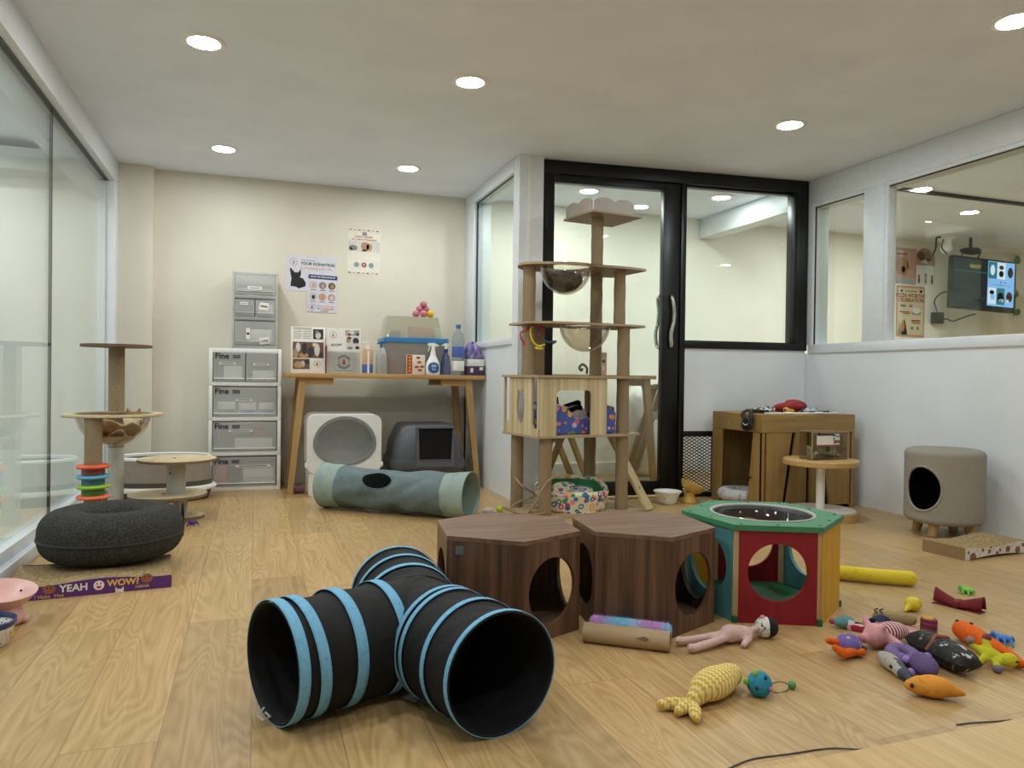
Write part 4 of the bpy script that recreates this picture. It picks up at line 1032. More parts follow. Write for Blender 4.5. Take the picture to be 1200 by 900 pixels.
MB(mat('cord_white', '#c8c8c4', .7)).tube([(-.372, -.125, .03), (-.385, -.13, .014), (-.375, -.15, .012), (-.36, -.145, .016), (-.37, -.13, .02)], .0022, 6).build('drawstring', t)

# grey-green tunnel lying by the table
SAGE = mottled('sage_nylon', ['#637377', '#6c7c80', '#5a696e'], 9, .8, .2, 25, .2)
SAGEL = mottled('sage_cuff', ['#8a9d98', '#95a8a2', '#7f928e'], 9, .8, .2, 25, .2)
A3, B3 = Vector((.405, 4.47, .131)), Vector((1.122, 3.88, .130)); AX = (B3-A3); LL = AX.length; ax = AX.normalized(); sx = Vector((-ax.y, ax.x, 0)); sx = sx if sx.y > 0 else -sx
upv = ax.cross(sx) if ax.cross(sx).z > 0 else -ax.cross(sx)
t = thing('play_tunnel', 'crumpled sage green fabric cat tunnel with a peephole in front of the trestle table', 'cat tunnel', (0, 0, 0))
def sg(u, v, dr=0):
    a = 2*PI*u; f = math.sin(PI*v)
    w = (.005*math.sin(3*a+7*v*PI+math.sin(11*v))+.004*math.sin(2*a-17*v+2*math.sin(3*a))+.0022*math.sin(6*a+23*v+2.5*math.sin(9*v)+1.5*math.sin(2*a)))*f**.6-.008*f
    sagz = -.012*f if math.sin(a) > -.3 else 0
    r = .128+w+dr
    p = A3.lerp(B3, v)+sx*(r*math.cos(a))+upv*(r*math.sin(a)); p.z = max(.002, p.z+sagz*max(0, math.sin(a))); return p
def cloth_part(v0, v1, m, name, parent, dr=0, hole=None, nu=72, nv=20):
    mb = MB(m); g = [[mb.bm.verts.new(sg(i/nu, v0+(v1-v0)*j/(nv-1), dr)) for j in range(nv)] for i in range(nu)]
    for i in range(nu):
        for j in range(nv-1):
            k = (i+1) % nu
            if hole:
                du = ((i+.5)/nu-hole[0]); dv = (v0+(v1-v0)*(j+.5)/(nv-1)-hole[1])
                if (du/hole[2])**2+(dv/hole[3])**2 < 1: continue
            mb.bm.faces.new([g[i][j], g[k][j], g[k][j+1], g[i][j+1]])
    mb._done(); return mb.build(name, parent, 80, solid=.002)
HU, HV, DU, DV = .405, .43, .072, .098
bd = cloth_part(.13, .86, SAGE, 'body', t, hole=(HU, HV, DU, DV), nu=140, nv=90)
cloth_part(0, .135, SAGEL, 'cuff', t, .0012); cloth_part(.855, 1, SAGEL, 'cuff', t, .0012)
MB(SAGE).tube([sg(HU+DU*1.0*math.cos(2*PI*i/40), HV+DV*1.0*math.sin(2*PI*i/40), .001) for i in range(40)], .0035, 6, closed=True).build('hole_seam', bd)
for v in (0, 1): MB(SAGEL).tube([sg(i/60, v, .001) for i in range(60)], .003, 6, closed=True).build('hoop', t)

# card roll and fluffy roll in front of the middle house
t = thing('cardboard_tube', 'brown cardboard tube lying in front of the middle walnut house', 'tube', (1.030, 1.915, .0285), -36.6)
KRAFT = wood('kraft_card', '#a48d6e', '#b59e7e', (3, 40, 40), .85)
MB(KRAFT).lathe([(.0285, -.125), (.0285, .125), (.0265, .125), (.0265, -.125)], seg=32, close=True, M=TR(0, 0, 0, 0, 90)).build('tube', t, 50)
MB(mat('kraft_dark', '#6d5840', .9)).prism([(.03, -.004), (.06, -.010), (.07, -.003), (.055, .004)], 0, .0006, M=TR(0, -.0265, .011, 68)).build('torn_flap', t)
FURM = None
def rainbow():
    t_ = NT('rainbow_fur'); b = t_.bsdf((1, 1, 1), .95, 0, .1); tc = t_.n('ShaderNodeTexCoord'); sp = t_.n('ShaderNodeSeparateXYZ'); t_.l(tc, 'Object', sp, 0)
    nz = t_.n('ShaderNodeTexNoise', i_Scale=90.0); t_.l(tc, 'Object', nz, 0)
    ma = t_.n('ShaderNodeMath', operation='MULTIPLY_ADD', i_1=6.0); t_.l(sp, 0, ma, 0); ad = t_.n('ShaderNodeMath', operation='MULTIPLY', i_1=.25); t_.l(nz, 'Fac', ad, 0); t_.l(ad, 0, ma, 2)
    fr = t_.n('ShaderNodeMath', operation='FRACT'); t_.l(ma, 0, fr, 0)
    r = t_.ramp([(0, lin('#6fc3dc')), (.2, lin('#a8c4e2')), (.4, lin('#c093c9')), (.6, lin('#b98ac4')), (.8, lin('#8fb4dd')), (1, lin('#6fc3dc'))]); t_.l(fr, 0, r, 0); t_.l(r, 0, b, 'Base Color'); return t_.m
t = thing('fluffy_roll', 'fluffy rainbow pastel roll between the cardboard tube and the middle walnut house', 'cat toy', (1.0725, 1.9725, .0315), -36.6); t.scale = (1.02, 1.14, 1.14)
RF = rainbow(); random.seed(5)
MB(RF).lathe([(0, -.122), (.014, -.12), (.022, -.112), (.023, 0), (.022, .112), (.014, .12), (0, .122)], seg=24, M=TR(0, 0, 0, 0, 90)).build('core', t, 60)
f = MB(RF)
for i in range(2600):
    x = random.uniform(-.12, .12); a = random.uniform(0, 2*PI); rr = .022*(1 if abs(x) < .112 else .7)
    d = Vector((random.uniform(-.5, .5), math.cos(a)+random.uniform(-.4, .4), math.sin(a)+random.uniform(-.4, .4))).normalized()*random.uniform(.005, .008)
    p = Vector((x, rr*math.cos(a), rr*math.sin(a))); s_ = Vector((-d.y, d.x, .2)).normalized()*.0012
    q = p+d
    if q.z < -.0275: continue
    f.bm.faces.new([f.bm.verts.new(p-s_), f.bm.verts.new(p+s_), f.bm.verts.new(q)])
f._done(); o = f.build('pile', t, 80); o['kind'] = 'stuff'

# ================================================================== BIG CAT TREE BY THE DOOR
TWD = wood('striped_board', '#d8c9a6', '#b6a47e', (26, 26, .8), .5, (.35, .62))
TPL = wood('board_top', '#b5a283', '#a08d6f', (4, 30, 30), .5)
SIS2 = stripes('wound_sisal', ['#9b8a70', '#a49379', '#908066'], 110, (0, 0, 1), .95, 0, .5)
TZ8 = 8
t = tree = thing('cat_tree', 'tall wooden cat tree with sisal posts, hutch and two clear bowls before the black door', 'cat tree', (1.447, 3.722, 0), TZ8)
def plate(name, pts, z, th=.014, holes=()):
    b = MB(TPL).prism(pts, z+.001, z+th, holes); b.use(EDGE).prism([(x+(.0006 if x > .3 else -.0006), y+(.0006 if y > .2 else -.0006)) for x, y in pts], z, z+.001, holes); return b.build(name, t, 30)
W, D = .725, .425
plate('base_plate', rrect(0, W, 0, D, .02), 0, .018)
def post(x, y, z0, z1, r=.0365, name='sisal_post'):
    n = int((z1-z0)/.05)
    pr = [(0, z0)]+[(r+.0012*math.sin(i*2.1), z0+(z1-z0)*i/n) for i in range(n+1)]+[(0, z1)]
    o = MB(SIS2).lathe(pr, (x, y, 0), 22).build(name, t, 60); return o
FL, FR_, BL, BR_ = (.085, .062), (.595, .055), (.068, .365), (.575, .365)
for x, y in (FL, FR_, BL, BR_): post(x, y, .018, .446)
plate('hutch_floor', [(0, 0), (.62, 0), (W, .06), (W, D), (0, D)], .446)
post(.595, .055, .46, 1.078); post(.575, .365, .46, .778)
HZ0, HZ1 = .46, .778
# hutch: front panel with arched door, left panel with notches and cat-head cut
door = [(.155, HZ0+.0), (.322, HZ0)]; 
fo = [(0.012, HZ0), (.118, HZ0), (.118, HZ0+.225)]+[(.143+.025*math.cos(R(a)), HZ0+.225+.025*math.sin(R(a))) for a in (150, 120, 90)]+[(.318+.025*math.cos(R(a)), HZ0+.225+.025*math.sin(R(a))) for a in (90, 60, 30)]+[(.343, HZ0+.225), (.343, HZ0), (.448, HZ0), (.448, HZ1), (.012, HZ1)]
MB(TWD).prism(fo, 0, .012, M=TR(0, .014, 0, 90)).build('front_panel', t, 30)
cat = [(.21+.045*math.cos(2*PI*i/28), HZ0+.155+.095*math.sin(2*PI*i/28)) for i in range(28)]
cat = [p for p in cat if not (p[1] > HZ0+.215)]
i0 = max(range(len(cat)), key=lambda i: cat[i][1] if cat[i][0] > .21 else -1)
ears = [(.245, HZ0+.225), (.243, HZ0+.262), (.228, HZ0+.242), (.192, HZ0+.242), (.177, HZ0+.262), (.175, HZ0+.225)]
low = [(.21+.045*math.cos(R(a)), HZ0+.15+.095*math.sin(R(a))) for a in range(140, 401, 13)]
lo = [(.0, HZ0), (.41, HZ0), (.41, HZ0+.05), (.36, HZ0+.06), (.345, HZ0+.08), (.345, HZ1), (.075, HZ1), (.075, HZ0+.06), (.06, HZ0+.04), (.0, HZ0+.035)]
MB(TWD).prism(lo, 0, .012, [low+ears], M=TR(.002, .0, 0, 90, 0, 90)).build('left_panel', t, 30)
MB(TWD).box(0, .012, .0, .012, HZ0, HZ1).build('corner_strip', t, 0)
MB(TWD).box(.0, .012, .40, D-.01, HZ0, HZ1).build('rear_strip', t, 0)
plate('hutch_roof', [(-.01, -.008), (.62, -.008), (W, .05), (W, D), (-.01, D)], HZ1)
post(.055, .22, .792, 1.408); post(.565, .30, .792, 1.748)
MB(SIS2).box(.165, .235, .345, .38, .792, 1.078, .004).build('scratch_board', t)
c2 = circ(.40, .17, .150, 40)
plate('middle_platform', [(0, .12), (.10, .04), (.60, 0), (W, .02), (W, .32), (.50, .36), (0, .36)], 1.078, .013, [c2])
c1 = circ(.265, .17, .150, 40)
plate('upper_platform', [(-.015, .21), (-.005, .16), (.03, .11), (.12, .06), (.60, 0.0), (W, .02), (W, .36), (.62, .39), (.10, .37), (.03, .31), (0, .26)], 1.408, .014, [c1])
post(.595, .10, 1.091, 1.408, .034)
MB(ACRYL).lathe(bowl(.149, .160, 1.09), (.40, .17, 0), 44).build('clear_bowl', t, 60)
MB(ACRYL).lathe(bowl(.149, .165, 1.42), (.265, .17, 0), 44).build('clear_bowl', t, 60)
# top tray with scalloped edge boards
tr = plate('top_tray', [(.42, .14), (.78, .14), (.78, .46), (.42, .46)], 1.748, .012)
def scallop(w, h, n):
    pts = [(0, 0)]
    pts += [(0, h*.7)]
    for k in range(n):
        for i in range(9):
            a = PI-PI*i/8; x = w*(k+.5)/n+(w/n/2)*math.cos(a); pts.append((x, h*.62+h*.38*math.sin(a)))
    pts += [(w, h*.7), (w, 0)]
    out = [pts[0]]
    for p in pts[1:]:
        if (Vector(p)-Vector(out[-1])).length > 1e-4: out.append(p)
    return out
TRB = mat('tray_board', '#b9b2aa', .6)
MB(TRB).prism(scallop(.28, .082, 2), 0, .01, M=TR(.445, .155, 1.76, 90)).build('tray_side', tr, 30)
MB(TRB).prism(scallop(.28, .082, 2), 0, .01, M=TR(.425, .16, 1.76, 90, 0, 90)).build('tray_side', tr, 30)
MB(TRB).prism(scallop(.28, .07, 2), 0, .01, M=TR(.445, .455, 1.76, 90)).build('tray_side', tr, 30)
# plank ramp
b = MB(wood('ramp_board', '#d2bf98', '#bda87d', (30, 30, 2), .5)); b.prism(rrect(-.045, .045, 0, .52, .01), 0, .016); b.use(mat('screw_steel', '#777777', .3, 1)).cyl((0, .14, .016), (0, .14, .018), .007, seg=10)
o = b.build('ramp', t, 30); o.location = (.765, .02, .004); o.rotation_euler = (R(59), 0, R(30))
# loose rope hanging round the left post
rp = [(.225, .02, .23), (.15, -.02, .25), (.08, -.005, .225), (.03, .0, .17), (.0, .01, .11), (-.02, .04, .05), (.03, .12, .03), (.10, .06, .04), (.02, .02, .035), (-.05, .12, .03), (-.03, .25, .03), (.04, .28, .06), (.12, .24, .10), (.02, .20, .16), (.02, .30, .2)]
MB(mat('jute', '#9a8260', .9, bump=.4)).tube(spline(rp, 7), .006, 8).build('rope', t, 80)
# bristle toy of coloured strands
t2 = thing('teaser_toy', 'yellow, red and blue curled strands tied to the left post of the cat tree', 'cat toy', (1.497, 3.905, 1.0))
for nm, c, pts in (('yellow_strand', '#d9c33a', [(0, .0, .07), (-.035, -.02, .055), (-.04, -.03, .01), (-.02, -.035, -.03), (.03, -.035, -.06), (-.01, -.03, -.055), (.045, -.035, -.035)]),
                   ('red_strand', '#a5384f', [(-.03, -.01, .07), (.02, -.03, .06), (.022, -.035, .03), (0, -.03, .01)]), ('crimson_strand', '#a5384f', [(-.03, .0, .06), (-.09, -.01, .03), (-.095, -.02, .0), (-.07, -.02, -.04)]),
                   ('blue_strand', '#3c5f78', [(0, -.02, .05), (.03, -.035, .0), (.06, -.035, -.02), (.11, -.035, -.015), (.09, -.035, -.03)])):
    MB(mat(nm, c, .6)).tube(spline(pts, 6), .0055, 7).build(nm, t2, 80)

# bed in the hutch: navy dinosaur-like print kept to plain blobs
NAVYP = dots('navy_print', '#5462ad', ['#d0708a', '#d98b3a', '#4d9a5c', '#c9b8dc', '#cf8aa0', '#e0a84a'], 25, .42, .85)
bx = thing('cat_bed', 'blue printed fabric cat bed with notched front inside the tree hutch', 'cat bed', (1.447, 3.722, .4605), TZ8)
def wallp(pts, y, m, th=.03):
    return MB(m).prism(pts, 0, th, M=TR(0, y, 0, 90))
fr_ = [(.10, .005), (.545, .005), (.548, .12), (.50, .145), (.455, .13), (.42, .10), (.36, .092), (.325, .085), (.27, .09), (.245, .12), (.22, .15), (.16, .165), (.10, .165)]
wallp(fr_, .085, NAVYP).build('front_wall', bx, 30)
MB(NAVYP).prism([(.0, .005), (.25, .005), (.25, .18), (.02, .15)], 0, .03, M=TR(.520, .06, 0, 90, 0, 86)).build('side_wall', bx, 30)
MB(NAVYP).prism([(.0, .005), (.25, .005), (.25, .18), (.0, .165)], 0, .03, M=TR(.10, .075, 0, 90, 0, 90)).build('side_wall', bx, 30)
MB(NAVYP).box(.10, .545, .32, .35, .005, .11, .01).build('back_wall', bx, 30)
MB(NAVYP).box(.10, .54, .06, .34, 0, .03, .008).build('cushion', bx, 30)
MB(mat('piping_white', '#c9c6d6', .8)).tube([(x, .068, z+.002) for x, z in [(.36, .096), (.325, .086), (.27, .091), (.245, .121), (.22, .151), (.16, .166), (.10, .166)]], .004, 7).build('piping', bx, 80)

# printed bed on the base of the tree
FLOR = dots('pop_print', '#dcd6be', ['#c2415e', '#4878a8', '#d9ae3c', '#4f8f76', '#d98aa0', '#3d5f9a'], 31, .50, .85, .25)
GRN = mat('green_lining', '#2f7a4c', .9, bump=.3)
t = thing('cat_bed', 'round printed cat bed with dark green lining on the base of the cat tree', 'cat bed', (1.758, 3.968, .0185), 0)
def wallz(a):   # higher at the back, lower at the front
    s_ = .5+.5*math.sin(a); return .10+.05*max(0, min(1, (s_-.30)/.35)) if True else 0
RB = .212
def wall_surf(m, r0_, r1_, name, inner):
    mb = MB(m)
    mb.grid(lambda u, v: (lambda a: ((r0_+(r1_-r0_)*v)*math.cos(a), (r0_+(r1_-r0_)*v)*math.sin(a)*.92, .002+(wallz(a)-.004)*v))(2*PI*u), 72, 10, closed_u=True)
    return mb.build(name, t, 80, solid=.004)
wall_surf(FLOR, RB-.01, RB+.008, 'outer_wall', 0); wall_surf(GRN, RB-.045, RB-.022, 'lining', 1)
MB(FLOR).tube([((RB-.008)*math.cos(2*PI*i/72), (RB-.008)*math.sin(2*PI*i/72)*.92, wallz(2*PI*i/72)) for i in range(72)], .017, 10, closed=True).build('rim_roll', t, 80)
b = blob('cushion', [E((0, 0, .06), (.155, .14, .055)), E((-.03, .03, .115), (.085, .06, .032), (10, 0, 20)), E((.06, -.02, .10), (.07, .06, .030)), E((-.08, -.03, .095), (.05, .06, .03))], [FLOR], t, .008, 4)
MB(FLOR).cyl((0, 0, 0), (0, 0, .01), .19, seg=48).build('bottom', t)

# ================================================================== CATS
def fur(name, cols, scale=14, bump=.5):
    return mottled(name, cols, scale, .95, bump, 260, .15)
CALB = fur('calico_brown', ['#6e5334', '#8c6b42', '#7a5c3a']); CALD = fur('calico_dark', ['#3d372e', '#55493a', '#2e2a25']); CALW = fur('calico_white', ['#cfc6b4', '#ddd5c4', '#beb4a1'])
EYE = mat('cat_eye', '#a8a24a', .15); NOSE = mat('cat_nose', '#a07068', .5)
def curled_cat(name, label, loc, rz, k, coat, patch, white, head_up=0, head_rot=0):
    """one continuous body curled nose to tail in a bowl"""
    c = thing(name, label, 'cat', loc, rz)
    S = k
    pr = [E((0, 0, .078), (.112, .104, .072)), E((-.05, .01, .095), (.066, .074, .055)), E((.055, .015, .09), (.060, .064, .052)),
          E((.055, -.04, .075), (.055, .045, .036)), E((-.01, -.07, .075), (.06, .032, .03)), E((.085, .0, .085+head_up), (.046, .042, .040)), E((.101, -.032, .077+head_up), (.022, .02, .018)),
          K((.062, .012, .113+head_up), .015, (.056, .014, .140+head_up), .005), K((.106, .012, .113+head_up), .015, (.113, .014, .140+head_up), .005),
          K((-.10, -.015, .085), .018, (-.075, -.07, .075), .016), K((-.075, -.07, .075), .016, (-.01, -.095, .07), .014), K((-.01, -.095, .07), .014, (.05, -.088, .075), .009),
          K((.03, -.05, .058), .02, (.07, -.066, .056), .014), K((-.06, -.055, .055), .022, (-.01, -.07, .05), .015)]
    pr = [('e', p[1]*S, p[2]*S, p[3], p[4]) if p[0] == 'e' else ('k', p[1]*S, p[2]*S, p[3]*S, p[4]*S, p[5]) for p in pr]
    def asg(q):
        q = q/S
        n = math.sin(q.x*45+1.3)+math.sin(q.y*52+q.z*30)+math.sin(q.z*60+q.x*20)
        if white and (q.z < .045 or (q.y < -.03 and q.x > .02 and n > -.2) or abs(n) < .16): return 2
        return 1 if n > .7 else 0
    blob('body', pr, [coat, patch, white or coat], c, .0055*S, 3, asg)
    hx, hy, hz = .085*S, 0, (.085+head_up)*S
    for sx_ in (-1, 1):
        MB(EYE).ball((hx+.016*S*sx_+.006*S, -.0375*S, hz+.012*S), .0062*S, 10).build('eye', c)
    MB(NOSE).ball((.103*S, -.0515*S, (.081+head_up)*S), .004*S, 8).build('nose', c)
    return c
curled_cat('cat', 'brown and white tabby cat curled in the clear bowl of the left tower', (-.632, 4.0, .429), 20, .98, CALB, CALD, CALW, .035)
GRYC = fur('grey_coat', ['#50545e', '#5e626c', '#434750']); GRYD = fur('grey_dark', ['#33363e', '#3e4149'])
a8 = R(TZ8); bx0 = (1.447+.265*math.cos(a8)-.17*math.sin(a8), 3.722+.265*math.sin(a8)+.17*math.cos(a8))
curled_cat('cat', 'dark grey cat curled up in the upper clear bowl of the cat tree', (bx0[0]-.008, bx0[1], 1.264), 0, .87, GRYC, GRYD, None, .02)
BLKC = fur('black_coat', ['#1a1a1d', '#26262a', '#131315']); WHC = fur('white_coat', ['#c8c5be', '#d8d5cd', '#b9b5ac'])
c = thing('cat', 'black and white cat lying in the blue printed bed inside the tree hutch', 'cat', (1.447+.30*math.cos(a8)-.205*math.sin(a8), 3.722+.30*math.sin(a8)+.205*math.cos(a8), .502), TZ8)
pr = [E((.02, .01, .05), (.11, .07, .05), (0, 0, 0), 1), E((.06, 0, .06), (.075, .065, .055), (0, 0, 0), 1), E((-.05, .03, .07), (.06, .05, .045), (0, 0, 0), 0), E((-.085, .0, .105), (.043, .040, .037), (0, 0, 0), 0), E((-.09, -.034, .095), (.02, .017, .015), (0, 0, 0), 1),
      K((-.108, .006, .128), .017, (-.116, .008, .166), .005, 0), K((-.063, .006, .128), .017, (-.053, .008, .166), .005, 0), K((.02, .03, .10), .024, (.10, .03, .125), .022, 0), K((.0, -.035, .085), .016, (.07, -.04, .105), .017, 0), K((.1, .02, .05), .02, (.135, -.03, .03), .012, 0), K((.0, -.05, .03), .02, (-.06, -.06, .02), .014, 1)]
blob('body', pr, [BLKC, WHC], c, .0055, 3)
for s_ in (-.016, .014): MB(EYE).ball((-.087+s_, -.0375, .112), .006, 10).build('eye', c)
MB(NOSE).ball((-.09, -.0505, .1), .004, 8).build('nose', c)

# things on the floor by the tree
BALLY = mat('tennis_felt', '#b9cf33', .9, bump=.4)
o = MB(BALLY).ball((0, 0, .021), .021, 24); o.use(WHITEP).tube([(.0213*math.cos(a_)*math.cos(.5*math.sin(2*a_)), .0213*math.sin(a_)*math.cos(.5*math.sin(2*a_)), .021+.0213*math.sin(.5*math.sin(2*a_))) for a_ in [2*PI*i/40 for i in range(40)]], .0008, 5, closed=True)
o = o.build('ball', None, 80); o.location = (1.335, 4.02, 0); tag(o, 'small lime green ball on the floor behind the left walnut house', 'ball')
o = blob('toy_mouse', [E((0, 0, .017), (.03, .02, .017)), E((.025, 0, .014), (.015, .013, .012)), E((.018, .011, .026), .006), E((.018, -.011, .026), .006), K((-.028, 0, .012), .004, (-.06, .01, .005), .003)], [mat('off_white_plush', '#cfcabd', .95)], None, .003); o.location = (1.262, 4.02, 0); tag(o, 'off-white plush mouse beside the green ball and the sage tunnel end', 'cat toy')

# ================================================================== BEHIND THE BLACK DOOR
t = thing('trestle_table', 'oak trestle table standing behind the glass of the black door', 'table', (2.05, 4.75, 0))
MB(TWOOD).box(-.35, .72, 0, .48, .775, .803, .003).build('tabletop', t)
for x0, x1 in ((.66, .72), (-.28, -.36)):
    for yt, yb in ((.05, .02), (.43, .46)):
        slant(MB(LEGW), (x1, yb, 0), (x0, yt, .775), .04, .038, .05, .045).build('leg', t, 20)
    MB(TWOOD).prism([(0, 0), (.42, 0), (.42, .05), (0, .05)], -.015, .015, M=TR(x0, .03, .725, 90, 0, 90)).build('bracket', t)
t = thing('folding_stool', 'wooden folding stool with crossed legs under the table behind the door', 'stool', (2.15, 5.05, 0), 12)
MB(TWOOD).box(-.2, .2, -.12, .12, .42, .445, .004).build('seat', t)
slant(MB(LEGW), (.18, -.1, 0), (-.02, -.1, .42), .045, .025).build('leg', t, 20); slant(MB(wood('leg_dark', '#6b4a2c', '#7d5836', (40, 40, 3), .5)), (-.2, -.06, 0), (.0, -.06, .42), .045, .025).build('leg', t, 20)
slant(MB(LEGW), (.18, .1, 0), (-.02, .1, .42), .045, .025).build('leg', t, 20); slant(MB(wood('leg_dark', '#6b4a2c', '#7d5836')), (-.2, .06, 0), (.0, .06, .42), .045, .025).build('leg', t, 20)
t = thing('folding_chair', 'brown wooden folding chair frame behind the right of the door glass', 'chair', (2.86, 4.98, 0), 0)
LD = wood('leg_brown', '#8a6a46', '#9a7950', (40, 40, 3), .5)
slant(MB(LD), (-.16, 0, 0), (.10, 0, .74), .04, .028).build('leg', t, 20); slant(MB(LD), (.14, -.04, 0), (.06, -.04, .76), .04, .028).build('leg', t, 20); slant(MB(LD), (-.16, .1, 0), (.10, .1, .74), .04, .028).build('leg', t, 20)
MB(LD).box(-.02, .12, -.02, .12, .70, .735, .003).build('rail', t); MB(LD).box(-.13, -.09, -.01, .11, .10, .14, .003).build('stretcher', t)
MB(mat('pivot_grey', '#8d9690', .4)).cyl((.0, -.035, .5), (.0, -.075, .5), .03).build('pivot', t)
t = thing('storage_tub', 'rounded white tub standing behind the folding chair behind the door', 'tub', (3.02, 5.30, 0))
MB(WHITEP).lathe([(0, 0), (.13, 0), (.17, .05), (.19, .4), (.19, .6), (.15, .70), (.05, .74), (0, .74)], seg=36, sx=1.0, sy=.75).build('tub', t, 60)
t = thing('leaflet', 'colourful leaflet with a white cup picture standing on the table behind the door', 'leaflet', (2.345, 4.93, .8035))
MB(mat('leaflet_tan', '#b59a86', .6)).box(0, .11, 0, .004, 0, .165).build('sheet', t, 0)
m = MB(); picture(m, .004, .106, .01, .125, PHP, [(PHW, .06, .05, .035, .022), (PHB, .06, .052, .016, .009), (PHT, .03, .1, .02, .018), (PHD, .085, .1, .014, .012)]); m.use(GREYINK).box(.01, .1, -.0008, 0, .14, .158); m.build('print', t, 0)
o = MB(mat('dark_wicker', '#3c2a20', .8)).tube(spline([(0, 0, .005), (.0, 0, .05), (-.035, 0, .075), (-.06, 0, .05), (-.045, 0, .03), (-.035, 0, .045)], 6), .009, 8).build('wicker_curl', None, 80); o.location = (2.29, 4.92, .803); tag(o, 'small dark brown wicker curl on the table behind the door', 'decoration')

# ================================================================== RIGHT SIDE
OAKT = wood('cabinet_oak', '#8d703f', '#a58752', (30, 30, 2), .5); OAKH = wood('cabinet_oak_across', '#8f7241', '#a58752', (2.5, 30, 30), .5)
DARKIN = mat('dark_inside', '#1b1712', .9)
t = thing('wooden_cabinet_table', 'oak side table with slanted slatted front and clothes on top in the right corner', 'table', (2.83, 3.63, 0))
TW, TD, TH = .69, .50, .575
MB(OAKH).box(0, TW, 0, TD, .468, TH, .002).build('top', t, 0)
def board(pts, name='slat', y=.0, M=None, m=None, th=.016):
    return MB(m or OAKT).prism(pts, -th, 0, M=M or TR(0, y, 0, 90)).build(name, t, 0)
board([(0, 0), (.022, 0), (.022, .466), (0, .466)], 'front_leg', .002)
board([(.032, .0), (.145, 0), (.215, .466), (.032, .466)])
board([(.175, .0), (.325, 0), (.325, .466), (.245, .466)])
board([(.350, .0), (.47, 0), (.405, .466), (.350, .466)])
board([(.50, .0), (.653, 0), (.653, .466), (.435, .466)])
board([(.667, 0), (TW, 0), (TW, .466), (.667, .466)], 'front_leg', .002)
board([(.10, .0), (TW, 0), (TW, .022), (.10, .022)], 'bottom_rail', -.0)
for x in (.31, .445):
    pass
MB(DARKIN).box(.03, TW-.01, .05, .058, 0.0, .466).build('gap_shade', t, 0)  # near-black sheet added to paint the shade behind the slat gaps
M = TR(0, 0, 0, 90, 0, 90)
MB(OAKT).prism([(.0, 0), (.135, 0), (.085, .466), (.0, .466)], 0, .016, M=M).build('side_slat', t, 0)
MB(OAKT).prism([(.415, 0), (TD, 0), (TD, .466), (.40, .466)], 0, .016, M=M).build('side_slat', t, 0)
MB(OAKT).box(.016, TW, TD-.014, TD, 0, .466).build('back_panel', t, 0); MB(OAKT).box(TW-.014, TW, .016, TD-.014, 0, .466).build('right_panel', t, 0)
MB(BLACKP).prism([(0, 0), (.035, -.012), (.04, -.03), (.03, -.034), (.024, -.02), (0, -.012)], -.004, .0, M=TR(-.001, .095, .20, 90, 0, 90)).build('clip', t)
def cloth(name, label, cat, prims, m, loc, rz=0, vox=.007, group=None):
    o = blob(name, prims, [m], None, vox, 5); o.location = loc; o.rotation_euler = (0, 0, R(rz)); return tag(o, label, cat, group)
TT = TH+.001
BWS = dots('black_white_spots', '#c9c8c6', ['#1b1b1d', '#2a2a2c', '#58585a'], 45, .5, .85)
cloth('bandana', 'black and white spotted pet bandana lying on the left of the wooden cabinet table', 'cloth', [E((0, 0, .014), (.10, .04, .014)), E((.06, .02, .022), (.07, .04, .02)), E((-.06, .01, .016), (.06, .03, .016))], BWS, (2.985, 3.83, TT), 10)
t2 = thing('pet_harness', 'black pet harness hanging over the left edge of the wooden cabinet table', 'harness', (2.819, 3.74, TT+.004))
MB(BLACKP).tube(spline([(.10, -.045, .010), (.05, -.03, .014), (.01, -.02, .014), (-.012, -.03, -.005), (-.014, -.045, -.045), (-.014, -.03, -.075)], 6), [.011]*31, 8).build('strap', t2, 80)
MB(BLACKP).tube(spline([(.06, .06, .010), (.02, .05, .014), (-.012, .045, -.002), (-.014, .03, -.04), (-.014, .0, -.075)], 6), [.010]*25, 8).build('strap', t2, 80)
blob('pad', [E((-.020, -.005, -.072), (.014, .055, .036)), E((-.020, .0, -.05), (.013, .04, .03))], [BLACKP], t2, .004)
MB(PAPER).tube([(-.031, -.03, -.062), (-.033, -.01, -.072), (-.031, .015, -.06)], .003, 6).build('stitching', t2)
cloth('red_cloth', 'heap of bright red cloth on the wooden cabinet table', 'cloth', [E((0, 0, .034), (.13, .06, .032), (0, 0, 5)), E((.07, .03, .046), (.085, .05, .036), (0, 8, 0)), E((-.06, .0, .024), (.07, .05, .02)), E((.0, -.03, .05), (.05, .02, .02), (0, -14, 20))], mat('cloth_red', '#8e1c22', .85, bump=.3, bscale=40), (3.225, 3.87, TT))
cloth('pet_cloth', 'small yellow and black pet cloth in front of the red heap', 'cloth', [E((0, 0, .014), (.045, .022, .016), (0, 10, 20)), E((-.03, 0, .02), (.02, .015, .02))], dots('yellow_spots', '#c9a03c', ['#d4b04c', '#1b1b1d', '#e0d8c0'], 50, .4), (3.14, 3.765, TT), 0, .005)
cloth('pet_cloth', 'navy and white patterned pet cloth right of the red heap', 'cloth', [E((0, 0, .016), (.07, .03, .017)), E((.03, .01, .018), (.04, .03, .018))], dots('navy_spots', '#b9c4cf', ['#1f2a4a', '#33456e', '#1f2a4a'], 45, .45), (3.29, 3.765, TT), 0, .005)
cloth('pet_cloth', 'black and white lace pet cloth at the right end of the table top', 'cloth', [E((0, 0, .009), (.05, .025, .010)), E((.03, .01, .01), (.03, .02, .01))], BWS, (3.405, 3.76, TT), 0, .005)
